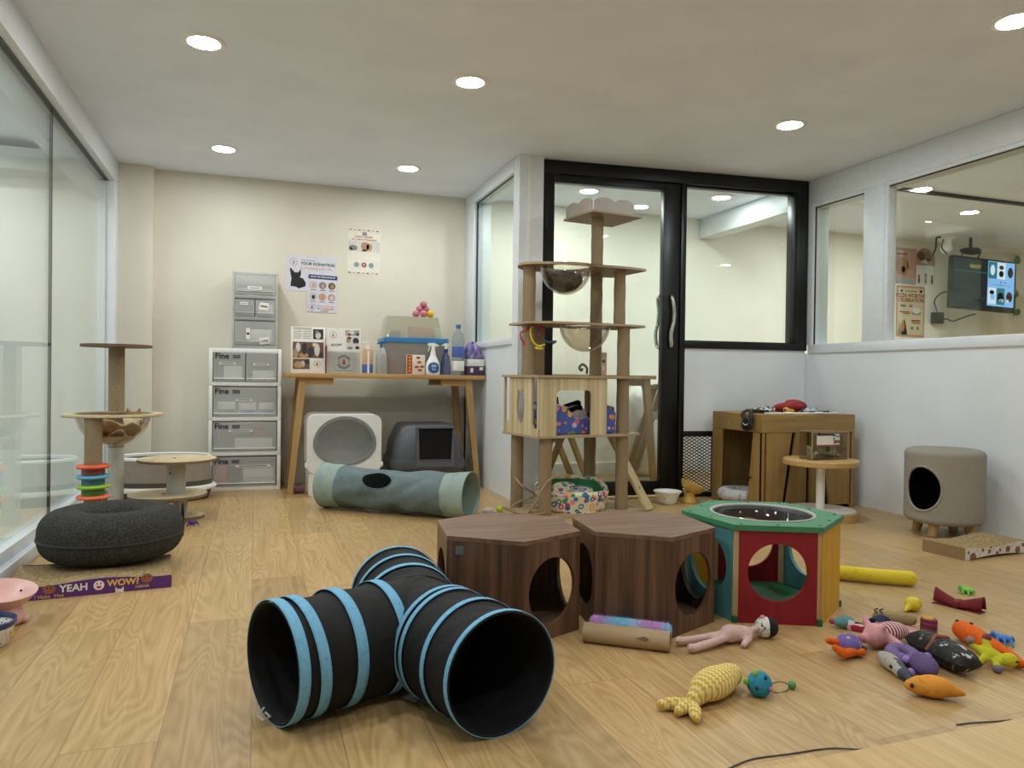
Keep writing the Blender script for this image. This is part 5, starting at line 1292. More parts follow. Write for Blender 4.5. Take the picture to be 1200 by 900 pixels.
cloth('runner_cloth', 'narrow white lace cloth along the front edge of the wooden cabinet table', 'cloth', [K((-.27, 0, .006), .006, (.27, .0, .006), .006), K((-.27, .02, .006), .006, (.27, .02, .006), .006), E((-.1, .01, .007), (.03, .02, .008)), E((.12, .01, .007), (.03, .02, .008))], PAPER, (3.15, 3.655, TT), 0, .004)
# marbled bed pushed into the open side
MARB = mottled('marbled_plush', ['#6f7176', '#a9aaae', '#c4c4c6', '#8a8b90'], 16, .95, .5, 120)
t2 = thing('cat_bed', 'grey marbled plush cat bed poking out of the open left side of the cabinet table', 'cat bed', (2.892, 3.902, 0))
MB(MARB).tube([(.108*math.cos(a), .108*math.sin(a), .066) for a in [2*PI*i/40 for i in range(40)]], .038, 14, closed=True).build('bolster', t2, 80)
blob('cushion', [E((0, 0, .035), (.10, .10, .033))], [MARB], t2, .006)
MB(PAPER).box(-.09, .09, -.09, .09, 0, .02, .01).build('base', t2)

# round side table with donation box
BAM = wood('bamboo_ply', '#b8955c', '#ccac74', (3, 40, 40), .45)
t = thing('side_table', 'small round side table with white pole and disc base before the wooden cabinet', 'table', (3.057, 3.402, 0))
MB(BAM).lathe([(0, 0), (.20, 0), (.20, .045), (.197, .048), (0, .048)], seg=56).use(mat('carpet_white', '#d8d6cf', .95, bump=.4)).lathe([(0, .0485), (.188, .0485), (.188, .052), (0, .052)], seg=48).build('base', t, 40)
MB(WHITEP).cyl((0, 0, .05), (0, 0, .302), .0235, seg=28).build('pole', t, 40)
MB(BAM).lathe([(0, .302), (.20, .302), (.204, .306), (.204, .331), (.20, .335), (0, .335)], seg=64).build('tabletop', t, 30)
t = thing('donation_box', 'clear acrylic donation box with paper label on the round side table', 'box', (2.945, 3.345, .3355))
bw, bd_, bh = .25, .105, .155
b = MB(ACRYL)
b.box(0, bw, 0, .003, 0, bh).box(0, bw, bd_-.003, bd_, 0, bh).box(0, .003, .003, bd_-.003, 0, bh).box(bw-.003, bw, .003, bd_-.003, 0, bh).box(.003, bw-.003, .003, bd_-.003, 0, .003).box(0, bw, 0, bd_, bh, bh+.003)
b.build('box_shell', t, 0)
EDG = mat('acrylic_edge', '#cdbfae', .2)
e = MB(EDG)
for y in (0, bd_): e.box(-.0005, bw+.0005, y-.001, y+.001, bh+.002, bh+.0042)
for x in (0, bw): e.box(x-.001, x+.001, -.001, .001, 0, bh+.003)
e.build('edge_strip', t, 0)
m = MB(PAPER).box(.03, .19, -.0012, -.0004, .08, .145); rows(m, .035, .145, [.135, .127, .119, .111, .103], .0022, GREYINK)
m.use(mat('print_red', '#c23a3a')).box(.03, .19, -.002, -.0012, .08, .086).use(INK).box(.03, .15, -.002, -.0012, .137, .145)
for pts in ([(.148, .128), (.15, .108), (.153, .092)], [(.158, .105), (.165, .111), (.168, .1), (.16, .095), (.158, .105)], [(.176, .11), (.184, .108), (.185, .096), (.176, .095), (.175, .108)], [(.14, .135), (.16, .14), (.175, .13), (.188, .138), (.195, .133)]): m.tube([(x, -.0025, z) for x, z in pts], .0025, 5)
m.build('paper_label', t, 0)
MB(mat('sticker_dark', '#5a5148', .5)).prism(circ(.225, .06, .010, 18), 0, .0008, M=TR(0, -.0004, 0, 90)).build('round_sticker', t, 0)
NOTE = mat('banknote_green', '#bcc7aa', .7); NOTE2 = mat('banknote_tan', '#c4b294', .7)
for i, (x, y, z, rx, rz, w_, mm, lab) in enumerate(((.012, .02, .004, 78, 70, .085, NOTE, 'grey green banknote standing at the left inside the donation box'), (.07, .03, .02, 80, -4, .12, NOTE, 'green banknote bent behind the label in the donation box'), (.10, .075, .004, 84, 3, .12, NOTE2, 'tan banknote leaning on the back of the donation box'))):
    o = thing('banknote', lab, 'banknote', (2.945+x, 3.345+y, .3395+z-.003), rz, 'banknotes in the donation box')
    MB(mm).grid(lambda u, v: (w_*u, .004*math.sin(u*5), .07*v), 9, 5).use(mat('banknote_dark', '#5d6650', .7)).prism(circ(w_*.5, .035, .014, 16, .018), 0, .0006, M=TR(0, -.003, 0, 90)).build('note', o, 60, solid=.0004)
COIN = mat('coin_steel', '#c4c4c2', .3, .8); COINB = mat('coin_brass', '#8d7a50', .35, .8); random.seed(11)
coin0 = None
for i in range(60):
    x = random.uniform(.035, bw-.02); y = random.uniform(.018, .085); z = .0045+max(0, .042-abs(x-.15)*.26)*random.random()
    if coin0 is None:
        o = MB(COIN).cyl((0, 0, -.001), (0, 0, .001), .0105, seg=14).build('coin', None, 40); coin0 = o
    else:
        o = coin0.copy(); COL.objects.link(o)
    o.location = (2.945+x, 3.345+y, .3385+z+.004); o.rotation_euler = (random.uniform(-.5, .5), random.uniform(-.5, .5), random.random())
    tag(o, 'steel coin in the heap at the bottom of the clear donation box', 'coin', 'coins in the donation box')

# fabric stool house
LINEN = mottled('grey_linen', ['#8f8a80', '#a09b90', '#7f7a71'], 160, .95, .5, 400)
t = thing('cat_stool', 'grey linen round stool house with side opening and wooden legs by the right wall', 'cat stool', (3.362, 2.862, 0))
HA = R(188)
def stool(u, v, r=.184):
    a = 2*PI*u
    prof = [(0, .40), (.02, 1.0)]
    z = .065+.375*v; e = min(v, 1-v)*.375; k = 1 if e > .03 else math.sqrt(max(0, 1-((.03-e)/.03)**2))
    sq = (abs(math.cos(2*a))**2)*.0
    rr = (r-.03)+.03*k
    return (rr*math.cos(a), rr*math.sin(a), z)
mb = MB(LINEN); nu, nv = 150, 70; g = [[mb.bm.verts.new(stool(i/nu, j/(nv-1))) for j in range(nv)] for i in range(nu)]
rimpts = []
for i in range(nu):
    for j in range(nv-1):
        a = 2*PI*(i+.5)/nu; da = (a-HA+PI) % (2*PI)-PI; z = .065+.375*(j+.5)/(nv-1)
        if (da*.184/.096)**2+((z-.245)/.112)**2 < 1: continue
        k = (i+1) % nu; mb.bm.faces.new([g[i][j], g[k][j], g[k][j+1], g[i][j+1]])
mb.bm.faces.new([g[i][nv-1] for i in range(nu)]); mb.bm.faces.new([g[nu-1-i][0] for i in range(nu)]); mb._done()
mb.build('body', t, 50)
MB(mat('black_inside', '#0d0d0e', .95)).lathe([(0, .075), (.17, .075), (.188, .09), (.188, .42), (.17, .43), (0, .43)], seg=48).build('lining_back', t, 60) if False else None
rim = []
for i in range(48):
    q = 2*PI*i/48; a = HA+.096/.184*math.cos(q); z = .245+.112*math.sin(q); rim.append((.183*math.cos(a), .183*math.sin(a), z))
MB(LINEN).tube(rim, .006, 8, closed=True).build('opening_piping', t, 80)
# near-black inner shell just inside the cover with the same opening
mb = MB(mat('black_inside', '#0d0d0e', .95)); g = [[mb.bm.verts.new(Vector(stool(i/nu, j/(nv-1), .178))) for j in range(nv)] for i in range(nu)]
for i in range(nu):
    for j in range(nv-1):
        a = 2*PI*(i+.5)/nu; da = (a-HA+PI) % (2*PI)-PI; z = .065+.375*(j+.5)/(nv-1)
        if (da*.184/.090)**2+((z-.245)/.106)**2 < 1: continue
        k = (i+1) % nu; mb.bm.faces.new([g[i][j], g[k][j], g[k][j+1], g[i][j+1]])
mb._done(); mb.build('lining', t, 60)
for a in (200, 290, 20, 110):
    x, y = .118*math.cos(R(a)), .118*math.sin(R(a))
    MB(LEGW).cyl((x*1.12, y*1.12, 0), (x, y, .068), .021, .027, 20).build('leg', t)
# cardboard scratcher with white printed side
t = thing('cardboard_scratcher', 'wavy cardboard scratcher with a white side printed with brown cat faces before the stool', 'scratcher', (2.945, 2.395, 0), 5)
SL, SW = .43, .205
def w2(x): return .05+.006*math.cos(x*15+.3)
def wb(x): return .012*max(0, math.sin(PI*x/SL))
n = 24
b = MB(CARD).grid(lambda u, v: (SL*u, SW*v, w2(SL*u)), n+1, 8)
pf = [(SL*i/n, wb(SL*i/n)) for i in range(n+1)]+[(SL*i/n, w2(SL*i/n)) for i in range(n, -1, -1)]
for yy in (0, SW): b.use(mat('print_paper_white', '#d9d8d6', .7)).prism(pf, -.001, .001, M=TR(0, yy, 0, 90))
b.use(stripes('card_edge', ['#a48d68', '#7d6748'], 130, (0, 1, 0), .95, 0, .5)).box(-.001, .001, 0, SW, 0, w2(0)).box(SL-.001, SL+.001, 0, SW, 0, w2(SL))
b.use(CARD).grid(lambda u, v: (SL*u, SW*v, wb(SL*u)+.001), n+1, 3)
b.build('pad', t, 40)
m = MB(mat('print_brown', '#8c5f45'))
for cx, cz, r_ in ((.05, .012, .022), (.02, .035, .008), (.115, .04, .009), (.16, .03, .011), (.17, .047, .007), (.215, .018, .010), (.235, .03, .008), (.29, .03, .016), (.36, .02, .018), (.40, .04, .01)):
    pts = [(cx+r_*math.cos(a), max(.004, min(.052, cz+r_*.9*math.sin(a)))) for a in [2*PI*i/18 for i in range(18)]]
    m.prism(pts, 0, .0006, M=TR(0, -.001, 0, 90))
m.use(INK)
for i in range(26):
    x = .03+.37*((i*37) % 26)/26; z = .012+.034*((i*17) % 11)/11; m.box(x, x+.009, -.0018, -.0008, z+wb(x)*.5, z+.0016+wb(x)*.5, M=None)
m.build('printed_side', t, 0)

# bowls by the door
t = thing('pet_bowl', 'white ceramic bowl with small red mark on the floor before the mesh door panel', 'pet bowl', (2.452, 4.05, 0))
MB(WHITEP).lathe([(0, 0), (.05, 0), (.056, .008), (.062, .03), (.076, .062), (.086, .072), (.087, .080), (.080, .080), (.06, .04), (.045, .016), (0, .014)], seg=48).build('bowl', t, 60)
MB(mat('print_red', '#c23a3a')).box(-.006, .006, -.0012, 0, -.008, .008, M=TR(-.048, -.046, .045, 0, 0, -46)).build('print_mark', t, 0)
GOLD = mat('yellow_ceramic', '#c3a24e', .25)
t = thing('pet_bowl', 'yellow ceramic raised cat bowl tilted on a flared foot beside the white bowl', 'pet bowl', (2.602, 4.035, 0))
MB(GOLD).lathe([(0, 0), (.052, 0), (.055, .006), (.050, .02), (.036, .038), (.034, .055), (.040, .07), (0, .07)], seg=40).build('foot', t, 60)
M = TR(0, 0, .066, 8, 22)
MB(GOLD).lathe([(0, 0), (.035, .002), (.062, .02), (.076, .045), (.080, .062), (.076, .063), (.058, .03), (.03, .016), (0, .014)], seg=44, M=M).build('dish', t, 60)
o = blob('cat_food', [E((0, 0, .03), (.052, .052, .012)), E((.02, .01, .036), (.02, .02, .01)), E((-.02, -.015, .036), (.018, .018, .01))], [mottled('kibble', ['#7a5a2c', '#4a341a', '#9a7a44'], 120, .9, .8, 200)], None, .005, 1)
o.matrix_world = Matrix.Translation((2.602, 4.035, .003)) @ M; tag(o, 'brown dry food heaped in the tilted yellow bowl', 'pet food'); o['kind'] = 'stuff'

# ================================================================== ROOM BEYOND THE RIGHT WINDOWS
YP = 5.479
t = poster('poster', 'pinkish photo poster at upper left on the far wall behind the right window', 5.76, 1.72, .27, .345, 0, YP, mat('poster_rose', '#c9a596', .7))
m = MB(); picture(m, .0, .27, .0, .345, mat('poster_rose', '#c9a596'), [(PHT, .09, .17, .08, .09), (PHP, .2, .2, .05, .07), (PHW, .06, .3, .05, .02), (PHB, .1, .14, .03, .03)], -.0014); m.use(mat('band_teal', '#9fb3ae', .7)).box(0, .27, -.002, -.0014, .01, .05); m.use(LRED).box(.02, .15, -.0022, -.0014, .28, .295); m.build('print', t, 0)
t = thing('poster', 'brown round-topped cat photo cutout on the far wall behind the white leaflet', 'poster', (6.01, YP-.003, 1.78))
MB(mat('cutout_tan', '#b98a68', .7)).prism([(.0, 0), (.25, 0), (.25, .2)]+[(.125+.125*math.cos(R(a)), .2+.10*math.sin(R(a))) for a in range(10, 175, 15)]+[(0, .2)], 0, .001, M=TR(0, 0, 0, 90)).build('sheet', t, 0)
m = MB(); 
for m_, cx, cz, rx, rz in ((PHB, .07, .22, .05, .045), (PHB, .16, .22, .04, .05), (PHW, .12, .18, .05, .03), (PHT, .18, .17, .03, .03)): m.use(m_).prism(circ(0, 0, rx, 18, rz), 0, .0004, M=TR(cx, -.0012, cz, 90))
m.build('print', t, 0)
t = poster('poster', 'white leaflet with figures over the brown photo cutout on the far wall', 6.02, 1.722, .235, .19, 0, YP-.006, PAPER)
m = MB(LRED); rows(m, .03, .21, [.165, .15, .135], .006, LRED); m.use(GREYINK).box(.105, .135, -.0014, -.0008, .085, .115)
for cx, mm in ((.035, LRED), (.2, PHB), (.12, PHG)): m.use(mm).prism(circ(0, 0, .014, 12, .035), 0, .0005, M=TR(cx, -.0009, .045, 90)).prism(circ(0, 0, .012, 12), 0, .0005, M=TR(cx, -.0009, .088, 90))
m.build('print', t, 0)
t = poster('poster', 'tall poster headed PIZZA WORTHY CELEBRATION on the far wall below the other posters', 5.785, 1.215, .355, .49, 0, YP, mat('poster_apricot', '#cf9c82', .7))
m = MB(mat('poster_sand', '#dcd0b0', .7)).box(.018, .337, -.0016, -.0008, .02, .47)
m.use(INK).box(.05, .075, -.0024, -.0016, .43, .45).box(.29, .32, -.0024, -.0016, .43, .455).use(GREYINK).box(.11, .26, -.0024, -.0016, .435, .445)
m.use(LRED).text('PIZZA WORTHY', .05, TR(.178, -.0018, .395, 90), bold=True).text('CELEBRATION', .05, TR(.178, -.0018, .352, 90), bold=True)
m.use(GREYINK).box(.05, .12, -.0024, -.0016, .285, .31).box(.16, .2, -.0024, -.0016, .285, .31).use(LRED).box(.04, .17, -.0024, -.0016, .235, .245).box(.08, .17, -.0024, -.0016, .22, .23).box(.19, .3, -.0024, -.0016, .15, .165).box(.2, .3, -.0024, -.0016, .13, .14)
m.use(PAPER).prism(circ(0, 0, .05, 20, .03), 0, .0006, M=TR(.25, -.0018, .255, 90)).use(GREYINK).prism(circ(0, 0, .06, 20, .018), 0, .0005, M=TR(.25, -.0018, .232, 90))
m.use(mat('print_sage', '#8f9a6e', .7)).prism([(-.03, 0), (.03, 0), (.0, .13)], 0, .0006, M=TR(.045, -.0018, .02, 90)).use(PHD).prism([(-.035, 0), (.04, 0), (.02, .1), (0, .15), (-.02, .1)], 0, .0007, M=TR(.1, -.0018, .02, 90)).use(LOR).prism(circ(0, 0, .022, 14, .05), 0, .0009, M=TR(.085, -.0018, .1, 90)).use(GREYINK).box(.185, .215, -.0024, -.0016, .07, .1).box(.255, .285, -.0024, -.0016, .07, .1)
m.build('print', t, 0)

# hanging screen
t = thing('screen', 'black hanging screen split into a dark menu half and a bright blue photo half', 'screen', (6.05, 5.10, 1.955)); t.rotation_euler = (0, R(1.5), 0)
sw, sh = .80, .485
MB(BLACKP).box(0, sw, 0, .05, -sh, 0, .004).build('case', t, 30)
scrd = glow('screen_dark', lin('#3a3d3e'), .55); scrb = glow('screen_blue', lin('#86b4ea'), 1.1); scrw = glow('screen_white', lin('#dce8f2'), 1.0); scrk = glow('screen_black', lin('#16181c'), .5); scrt = glow('screen_teal', lin('#3a7f8c'), .9); scry = glow('screen_yellow', lin('#b9a850'), .8); scrr = glow('screen_brown', lin('#5a3a30'), .7)
m = MB(scrd).box(.012, .44, -.002, .001, -sh+.02, -.015).use(scry).text('READY', .045, TR(.28, -.0025, -.085, 90), bold=True).use(scrt).box(.03, .43, -.0026, -.002, -.135, -.131)
m.build('dark_display', t, 0)
m = MB(scrb).box(.44, .785, -.002, .001, -sh+.05, -.015)
tiles = [(0, scrt, [(scrw, .05, .06, .03, .05)]), (1, scrw, [(scrr, .05, .09, .03, .02), (scrk, .05, .03, .03, .03)]), (2, scrb, [(scrk, .055, .05, .035, .05)]), (3, scrw, [(scrk, .05, .09, .03, .02), (scrb, .06, .05, .03, .03)]), (4, scrt, [(scrk, .05, .05, .04, .045), (scrw, .06, .02, .03, .015)]), (5, scrb, [(scrr, .05, .06, .04, .05), (scrw, .03, .02, .02, .015)])]
for i, base, shp in tiles:
    x0 = .448+.113*(i % 3); z1 = -.022 if i < 3 else -.262; z0 = z1-.155
    m.use(base).box(x0, x0+.104, -.003, -.002, z0, z1)
    for mm, cx, cz, rx, rz in shp: m.use(mm).prism(circ(0, 0, rx, 14, rz), 0, .0006, M=TR(x0+cx, -.003, z0+cz+.02, 90))
m.use(scrt).box(.60, .615, -.0028, -.002, -.215, -.20).use(scrr).box(.66, .67, -.0028, -.002, -.215, -.2).use(scrt).box(.52, .74, -.0028, -.002, -.236, -.232)
m.build('bright_display', t, 0)
t = thing('screen_bracket', 'dark rounded bracket with two rods carrying the hanging screen', 'bracket', (6.36, 5.18, 2.02))
blob('shelf', [E((0, 0, 0), (.13, .05, .035)), E((.05, 0, .01), (.08, .05, .03))], [BLACKP], t, .012)
MB(BLACKP).tube([(-.11, -.02, 0), (-.14, -.02, -.08)], .006, 6).build('rod', t); MB(BLACKP).tube([(.11, -.02, 0), (.06, -.02, -.08)], .006, 6).build('rod', t); MB(BLACKP).cyl((0, .0, .02), (0, .0, .128), .014).build('hanger', t)
t = thing('camera', 'white wall camera beside the black bracket above the hanging screen', 'camera', (6.08, 5.2, 2.148))
MB(WHITEP).lathe([(0, 0), (.075, 0), (.075, -.03), (.05, -.04), (.045, -.08), (.055, -.10), (.05, -.14), (.02, -.165), (0, -.167)], seg=28).build('dome', t, 60)
MB(BLACKP).tube(spline([(-.06, 0, -.02), (-.12, 0, -.03), (-.13, 0, -.12), (-.17, 0, -.2)], 6), .008, 6).build('cable', t, 80); MB(BLACKP).tube(spline([(-.07, -.03, -.04), (-.09, -.03, -.12), (-.02, -.03, -.18)], 6), .006, 6).build('cable', t, 80)
t = thing('adapter_box', 'black adapter box with trailing cable on the far wall below the screen', 'adapter', (6.26, 5.42, 1.40))
MB(BLACKP).box(-.045, .045, -.02, .055, -.05, .06, .006).build('case', t); MB(BLACKP).tube(spline([(.04, 0, -.01), (.10, 0, -.0), (.18, 0, -.02), (.28, 0, .01), (.38, 0, .04), (.45, -.02, .06)], 6), .007, 6).build('cable', t, 80); MB(BLACKP).tube(spline([(-.03, 0, .07), (-.06, 0, .17), (-.03, -.05, .24), (.02, -.1, .25)], 6), .006, 6).build('cable', t, 80)
t = thing('potted_vine', 'green variegated leaves showing behind the right edge of the hanging screen', 'plant', (7.0, 5.3, 1.55)) if False else thing('leafy_vine', 'green leaves showing behind the right edge of the hanging screen', 'plant', (7.30, 5.44, 1.62)); t.scale = (1.5, 1, 1.25)
LEAF = mat('leaf_green', '#4f7f35', .5)
MB(LEAF).tube([(0, .0, -.12), (0, 0, .0), (.0, 0, .3)], .006, 6).build('stem', t)
for x, z, a, s_ in ((-.01, .30, 20, .07), (.0, .22, -70, .06), (-.02, .09, 120, .06), (.0, .02, -30, .065), (-.01, -.1, 60, .06)):
    MB(LEAF).prism([(0, 0), (s_*.5, .2*s_), (s_*.62, s_*.7), (.25*s_, s_*1.2), (-.2*s_, s_), (-.3*s_, .4*s_)], 0, .002, M=TR(x, -.01, z, 80, a, 0)).build('leaf', t, 0)

# ================================================================== TOYS ON THE FLOOR
def plush(name, c, bump=.35): return mottled(name, c, 60, .95, bump, 260, .15)
def toy(name, label, cat, prims, mats, loc, rz=0, vox=.004, assign=None, smooth=4, group=None):
    t = thing(name, label, cat, loc, rz, group); blob('body', prims, mats, t, vox, smooth, assign, flat=.0005); return t
YK = stripes('yellow_knit', ['#c9a93f', '#dccb86', '#b9973a'], 85, (.4, .9, .0), .95, .6, .6)
# crochet fish: axis along local x (head +x)
t = thing('fish_toy', 'yellow and cream zigzag crochet fish with fringed tail at front centre of the floor', 'cat toy', (1.055, 1.532, 0), 25); t.scale = (.92,)*3
YZ = stripes('yellow_zigzag', ['#cba83c', '#cba83c', '#ded09a', '#ded09a'], 62, (1, 0, 0), .95, .7, .7)
pr = [E((.02, 0, .040), (.10, .048, .040), (0, 0, 0), 0), E((.085, 0, .040), (.055, .036, .033), (0, 0, 0), 0), E((.122, 0, .038), (.018, .020, .018), (0, 0, 0), 1), K((-.05, 0, .034), .028, (-.085, 0, .024), .020, 0)]
blob('body', pr, [YZ, mat('knit_ochre', '#c9a23a', .95, bump=.5)], t, .005, 3, flat=.001)
for a, l, dx in ((218, .082, 0), (180, .066, .0), (142, .085, 0)):
    q = Vector((-.085, 0, .02)); e = q+Vector((l*math.cos(R(a)), l*math.sin(R(a)), -.004)); mid = q.lerp(e, .6)
    blob('tail_lobe', [E(mid, (l*.55, .017, .016), (0, 0, a)), K(q, .012, e, .012)], [YZ], t, .0045, 3, flat=.001)
# blue ball toy
t = thing('ball_toy', 'round fluffy blue mouse-face ball with looped cord and green bell by the crochet fish', 'cat toy', (1.185, 1.515, 0), 0)
BLF = plush('blue_fluff', ['#2b7d9c', '#3a92b0', '#236c88'], .8)
blob('body', [E((0, 0, .030), .031)], [BLF], t, .005, 1, flat=.0005)
for x, y, z in ((-.014, -.004, .058), (-.033, .006, .038)): MB(mat('ear_green', '#6fae4c', .8)).ball((x, y, z), (.009, .007, .009), 12).build('ear', t)
for x, y, z in ((.000, -.022, .053), (-.024, -.021, .030)): MB(INK).ball((x, y, z), .0042, 10).build('eye', t)
MB(mat('nose_pink', '#cf6a98', .6)).ball((.010, -.0295, .028), .0052, 10).build('nose', t)
CORD = mat('cord_green', '#4d6b4a', .7)
MB(CORD).tube([(.065+.030*math.cos(a), .008+.008*math.sin(a), .010+.010*math.sin(a)) for a in [2*PI*i/28 for i in range(28)]], .0014, 6, closed=True).build('cord', t, 80)
MB(mat('bell_green', '#4f8a58', .4)).ball((.105, .008, .011), .0105, 14).build('bell', t)
# doll
SKN = plush('pale_pink_velour', ['#c9a7a3', '#d6b6b1', '#bd9a97'], .2)
t = thing('doll_toy', 'pale pink long-limbed rag doll with dotted face and black hair before the red panel', 'cat toy', (1.318, 1.832, 0), 2)
pr = [K((-.135, .04, .016), .0115, (-.06, .03, .02), .012), K((-.06, .03, .02), .012, (.0, .02, .026), .014), K((-.13, -.018, .014), .013, (-.06, -.01, .02), .012), K((-.06, -.01, .02), .012, (.0, .004, .026), .014),
      E((.02, .012, .030), (.034, .026, .027)), E((.045, .008, .028), (.03, .024, .025)), E((.066, .004, .026), (.022, .026, .024)), K((.08, .008, .03), .012, (.115, .014, .034), .010), K((.06, .03, .03), .010, (.02, .042, .036), .009), K((.06, -.02, .02), .010, (.03, -.036, .012), .010), E((-.14, .04, .018), (.014, .012, .012)), E((-.138, -.018, .016), (.014, .013, .013))]
blob('body', pr, [SKN], t, .0045, 3, flat=.001)
DOTM = dots('dotted_white', '#d9d8d4', ['#1d1c1f', '#1d1c1f'], 130, .28)
hd = MB(DOTM).ball((.148, .016, .033), (.031, .029, .031), 24).build('head', t, 80)
MB(mat('hair_black', '#101012', .8)).ball((.160, .010, .0335), (.026, .0285, .030), 20).build('hair', t, 80)
MB(mat('bow_pink', '#d98a98', .8)).ball((.140, .018, .064), (.008, .007, .006), 12).build('bow', t)
MB(INK).ball((.128, -.008, .038), .003, 8).build('eye', t); MB(INK).ball((.124, .0, .046), .003, 8).build('eye', t); MB(mat('bow_pink', '#d98a98')).ball((.12, -.004, .034), .0025, 8).build('mouth', t)
# mouse by the colourful house
t = toy('mouse_toy', 'teal fluffy mouse toy with white tag and tan tail by the yellow house side', 'cat toy', [E((0, 0, .020), (.030, .023, .020)), E((-.026, 0, .018), (.014, .013, .012))], [plush('teal_fluff', ['#5f8f96', '#6fa0a6', '#527f86'], .8)], (1.925, 1.80, 0), -20)
put(t, (1.770, 1.85, 0), -25)
MB(mat('nose_rose', '#a8405c', .7)).ball((-.042, 0, .020), .009, 12).build('nose', t)
MB(PAPER).prism([(0, 0), (.018, 0), (.018, .034), (0, .034)], 0, .001, M=TR(-.004, -.034, .002, 70, 0, -20)).build('tag', t, 0)
MB(mat('tail_tan', '#b08a4c', .8)).tube(spline([(.02, -.018, .01), (.035, -.04, .004), (.06, -.066, .004)], 5), .003, 6).build('tail', t, 80); MB(BLACKP).tube([(.028, .0, .02), (.055, .004, .016)], .0025, 6).build('feeler', t)
# noodle
t = thing('noodle_toy', 'long yellow plush noodle with tiny face lying behind the colourful hexagon house', 'cat toy', (0, 0, 0))
NY = plush('noodle_yellow', ['#d3bd2e', '#dfca45', '#c6ae25'], .2)
pts = [Vector((2.10, 2.372, .03)), Vector((2.135, 2.342, .03)), Vector((2.17, 2.313, .03)), Vector((2.275, 2.225, .03)), Vector((2.37, 2.16, .03))]
blob('body', [K(pts[i], .029, pts[i+1], .029) for i in range(4)], [NY], t, .006, 3)
for dx in (0, .014): MB(INK).ball((2.335+dx*.3, 2.160-.0+dx*.2, .034+dx), .0035, 8).build('eye', t)
MB(INK).tube([(2.318, 2.170, .034), (2.3165, 2.1705, .040), (2.318, 2.171, .046)], .0015, 5).build('mouth', t)
# yellow chick ball
t = thing('ball_toy', 'small bright yellow squeaky bulb toy between the noodle and the red bow', 'cat toy', (2.13, 1.925, 0), 10)
YB = mat('yellow_rubber', '#d6c222', .4)
blob('body', [E((0, 0, .024), (.029, .027, .024)), K((-.02, 0, .017), .013, (-.052, -.004, .008), .005), E((.003, -.006, .004), (.012, .012, .006))], [YB], t, .004, 3, flat=.0005)
MB(YB).lathe([(0, 0), (.004, .001), (.005, .004), (.002, .005), (0, .005)], (.005, -.022, .036), 12).build('valve', t)
# red fabric bow
t = thing('bow_toy', 'dark red folded fabric bow lying right of the yellow bulb toy', 'cat toy', (2.312, 1.905, 0), -72)
RBW = mat('wine_fabric', '#6e1420', .8, bump=.3, bscale=80)
def bow(u, v):
    x = (u-.5)*.155; hw = .014+.026*abs(2*u-1); fold = .012*math.sin(v*PI*2)
    return (x, (v-.5)*.04+.01*(2*u-1)**2, .004+hw*1.15*math.sin(v*PI)**.7+.004)
MB(RBW).grid(bow, 25, 13).build('upper_fold', t, 60, solid=.003)
MB(RBW).grid(lambda u, v: ((u-.5)*.155, (v-.5)*.044, .002+.002*math.sin(u*9)), 25, 5).build('lower_fold', t, 60, solid=.002)
MB(RBW).box(-.012, .012, -.024, .026, .001, .026, .006).build('knot', t)
# little rubber frogs/crabs
def critter(name, label, m, loc, rz, legs=6, k=1.0):
    t = thing(name, label, 'cat toy', loc, rz)
    blob('body', [E((0, 0, .012*k), (.024*k, .014*k, .010*k)), E((-.02*k, 0, .014*k), (.012*k, .011*k, .010*k)), E((-.024*k, .007*k, .022*k), .005*k), E((-.024*k, -.007*k, .022*k), .005*k)], [m], t, .0026, 2)
    for i in range(legs):
        s_ = 1 if i % 2 else -1; x = (-.016+.016*(i//2))*k
        MB(m).tube([(x, s_*.010*k, .011*k), (x+.004*k, s_*.022*k, .014*k), (x+.008*k, s_*.030*k, .002)], .0032*k, 6).build('leg', t, 80)
    return t
critter('frog_toy', 'small bright green rubber frog behind the dark red bow', mat('frog_green', '#6dbb3a', .4), (2.502, 2.022, 0), -60, 4, 1.05)
critter('crab_toy', 'small blue rubber crab at the right edge beside the orange plush', mat('crab_blue', '#2f74c4', .4), (2.135, 1.607, 0), -55, 6, 1.1)
# roll puck
t = thing('roll_toy', 'short mauve felt cylinder with yellow top standing left of the dark red bow', 'cat toy', (2.005, 1.752, 0))
MB(stripes('mauve_wrap', ['#7a3a52', '#8c4a60', '#6d3148'], 60, (0.15, 0, 1), .9, 0, .4)).lathe([(0, 0), (.022, 0), (.024, .003), (.024, .036), (.022, .039), (0, .039)], seg=28).build('body', t, 50)
MB(mat('yolk_felt', '#cfa03c', .9)).lathe([(0, .0395), (.016, .0395), (.013, .044), (0, .0445)], (.0, .003, 0), 24).build('top', t, 60)
MB(PAPER).tube([(.022, -.008, .034), (.030, -.012, .026), (.026, -.012, .018)], .0018, 5).build('thread', t)
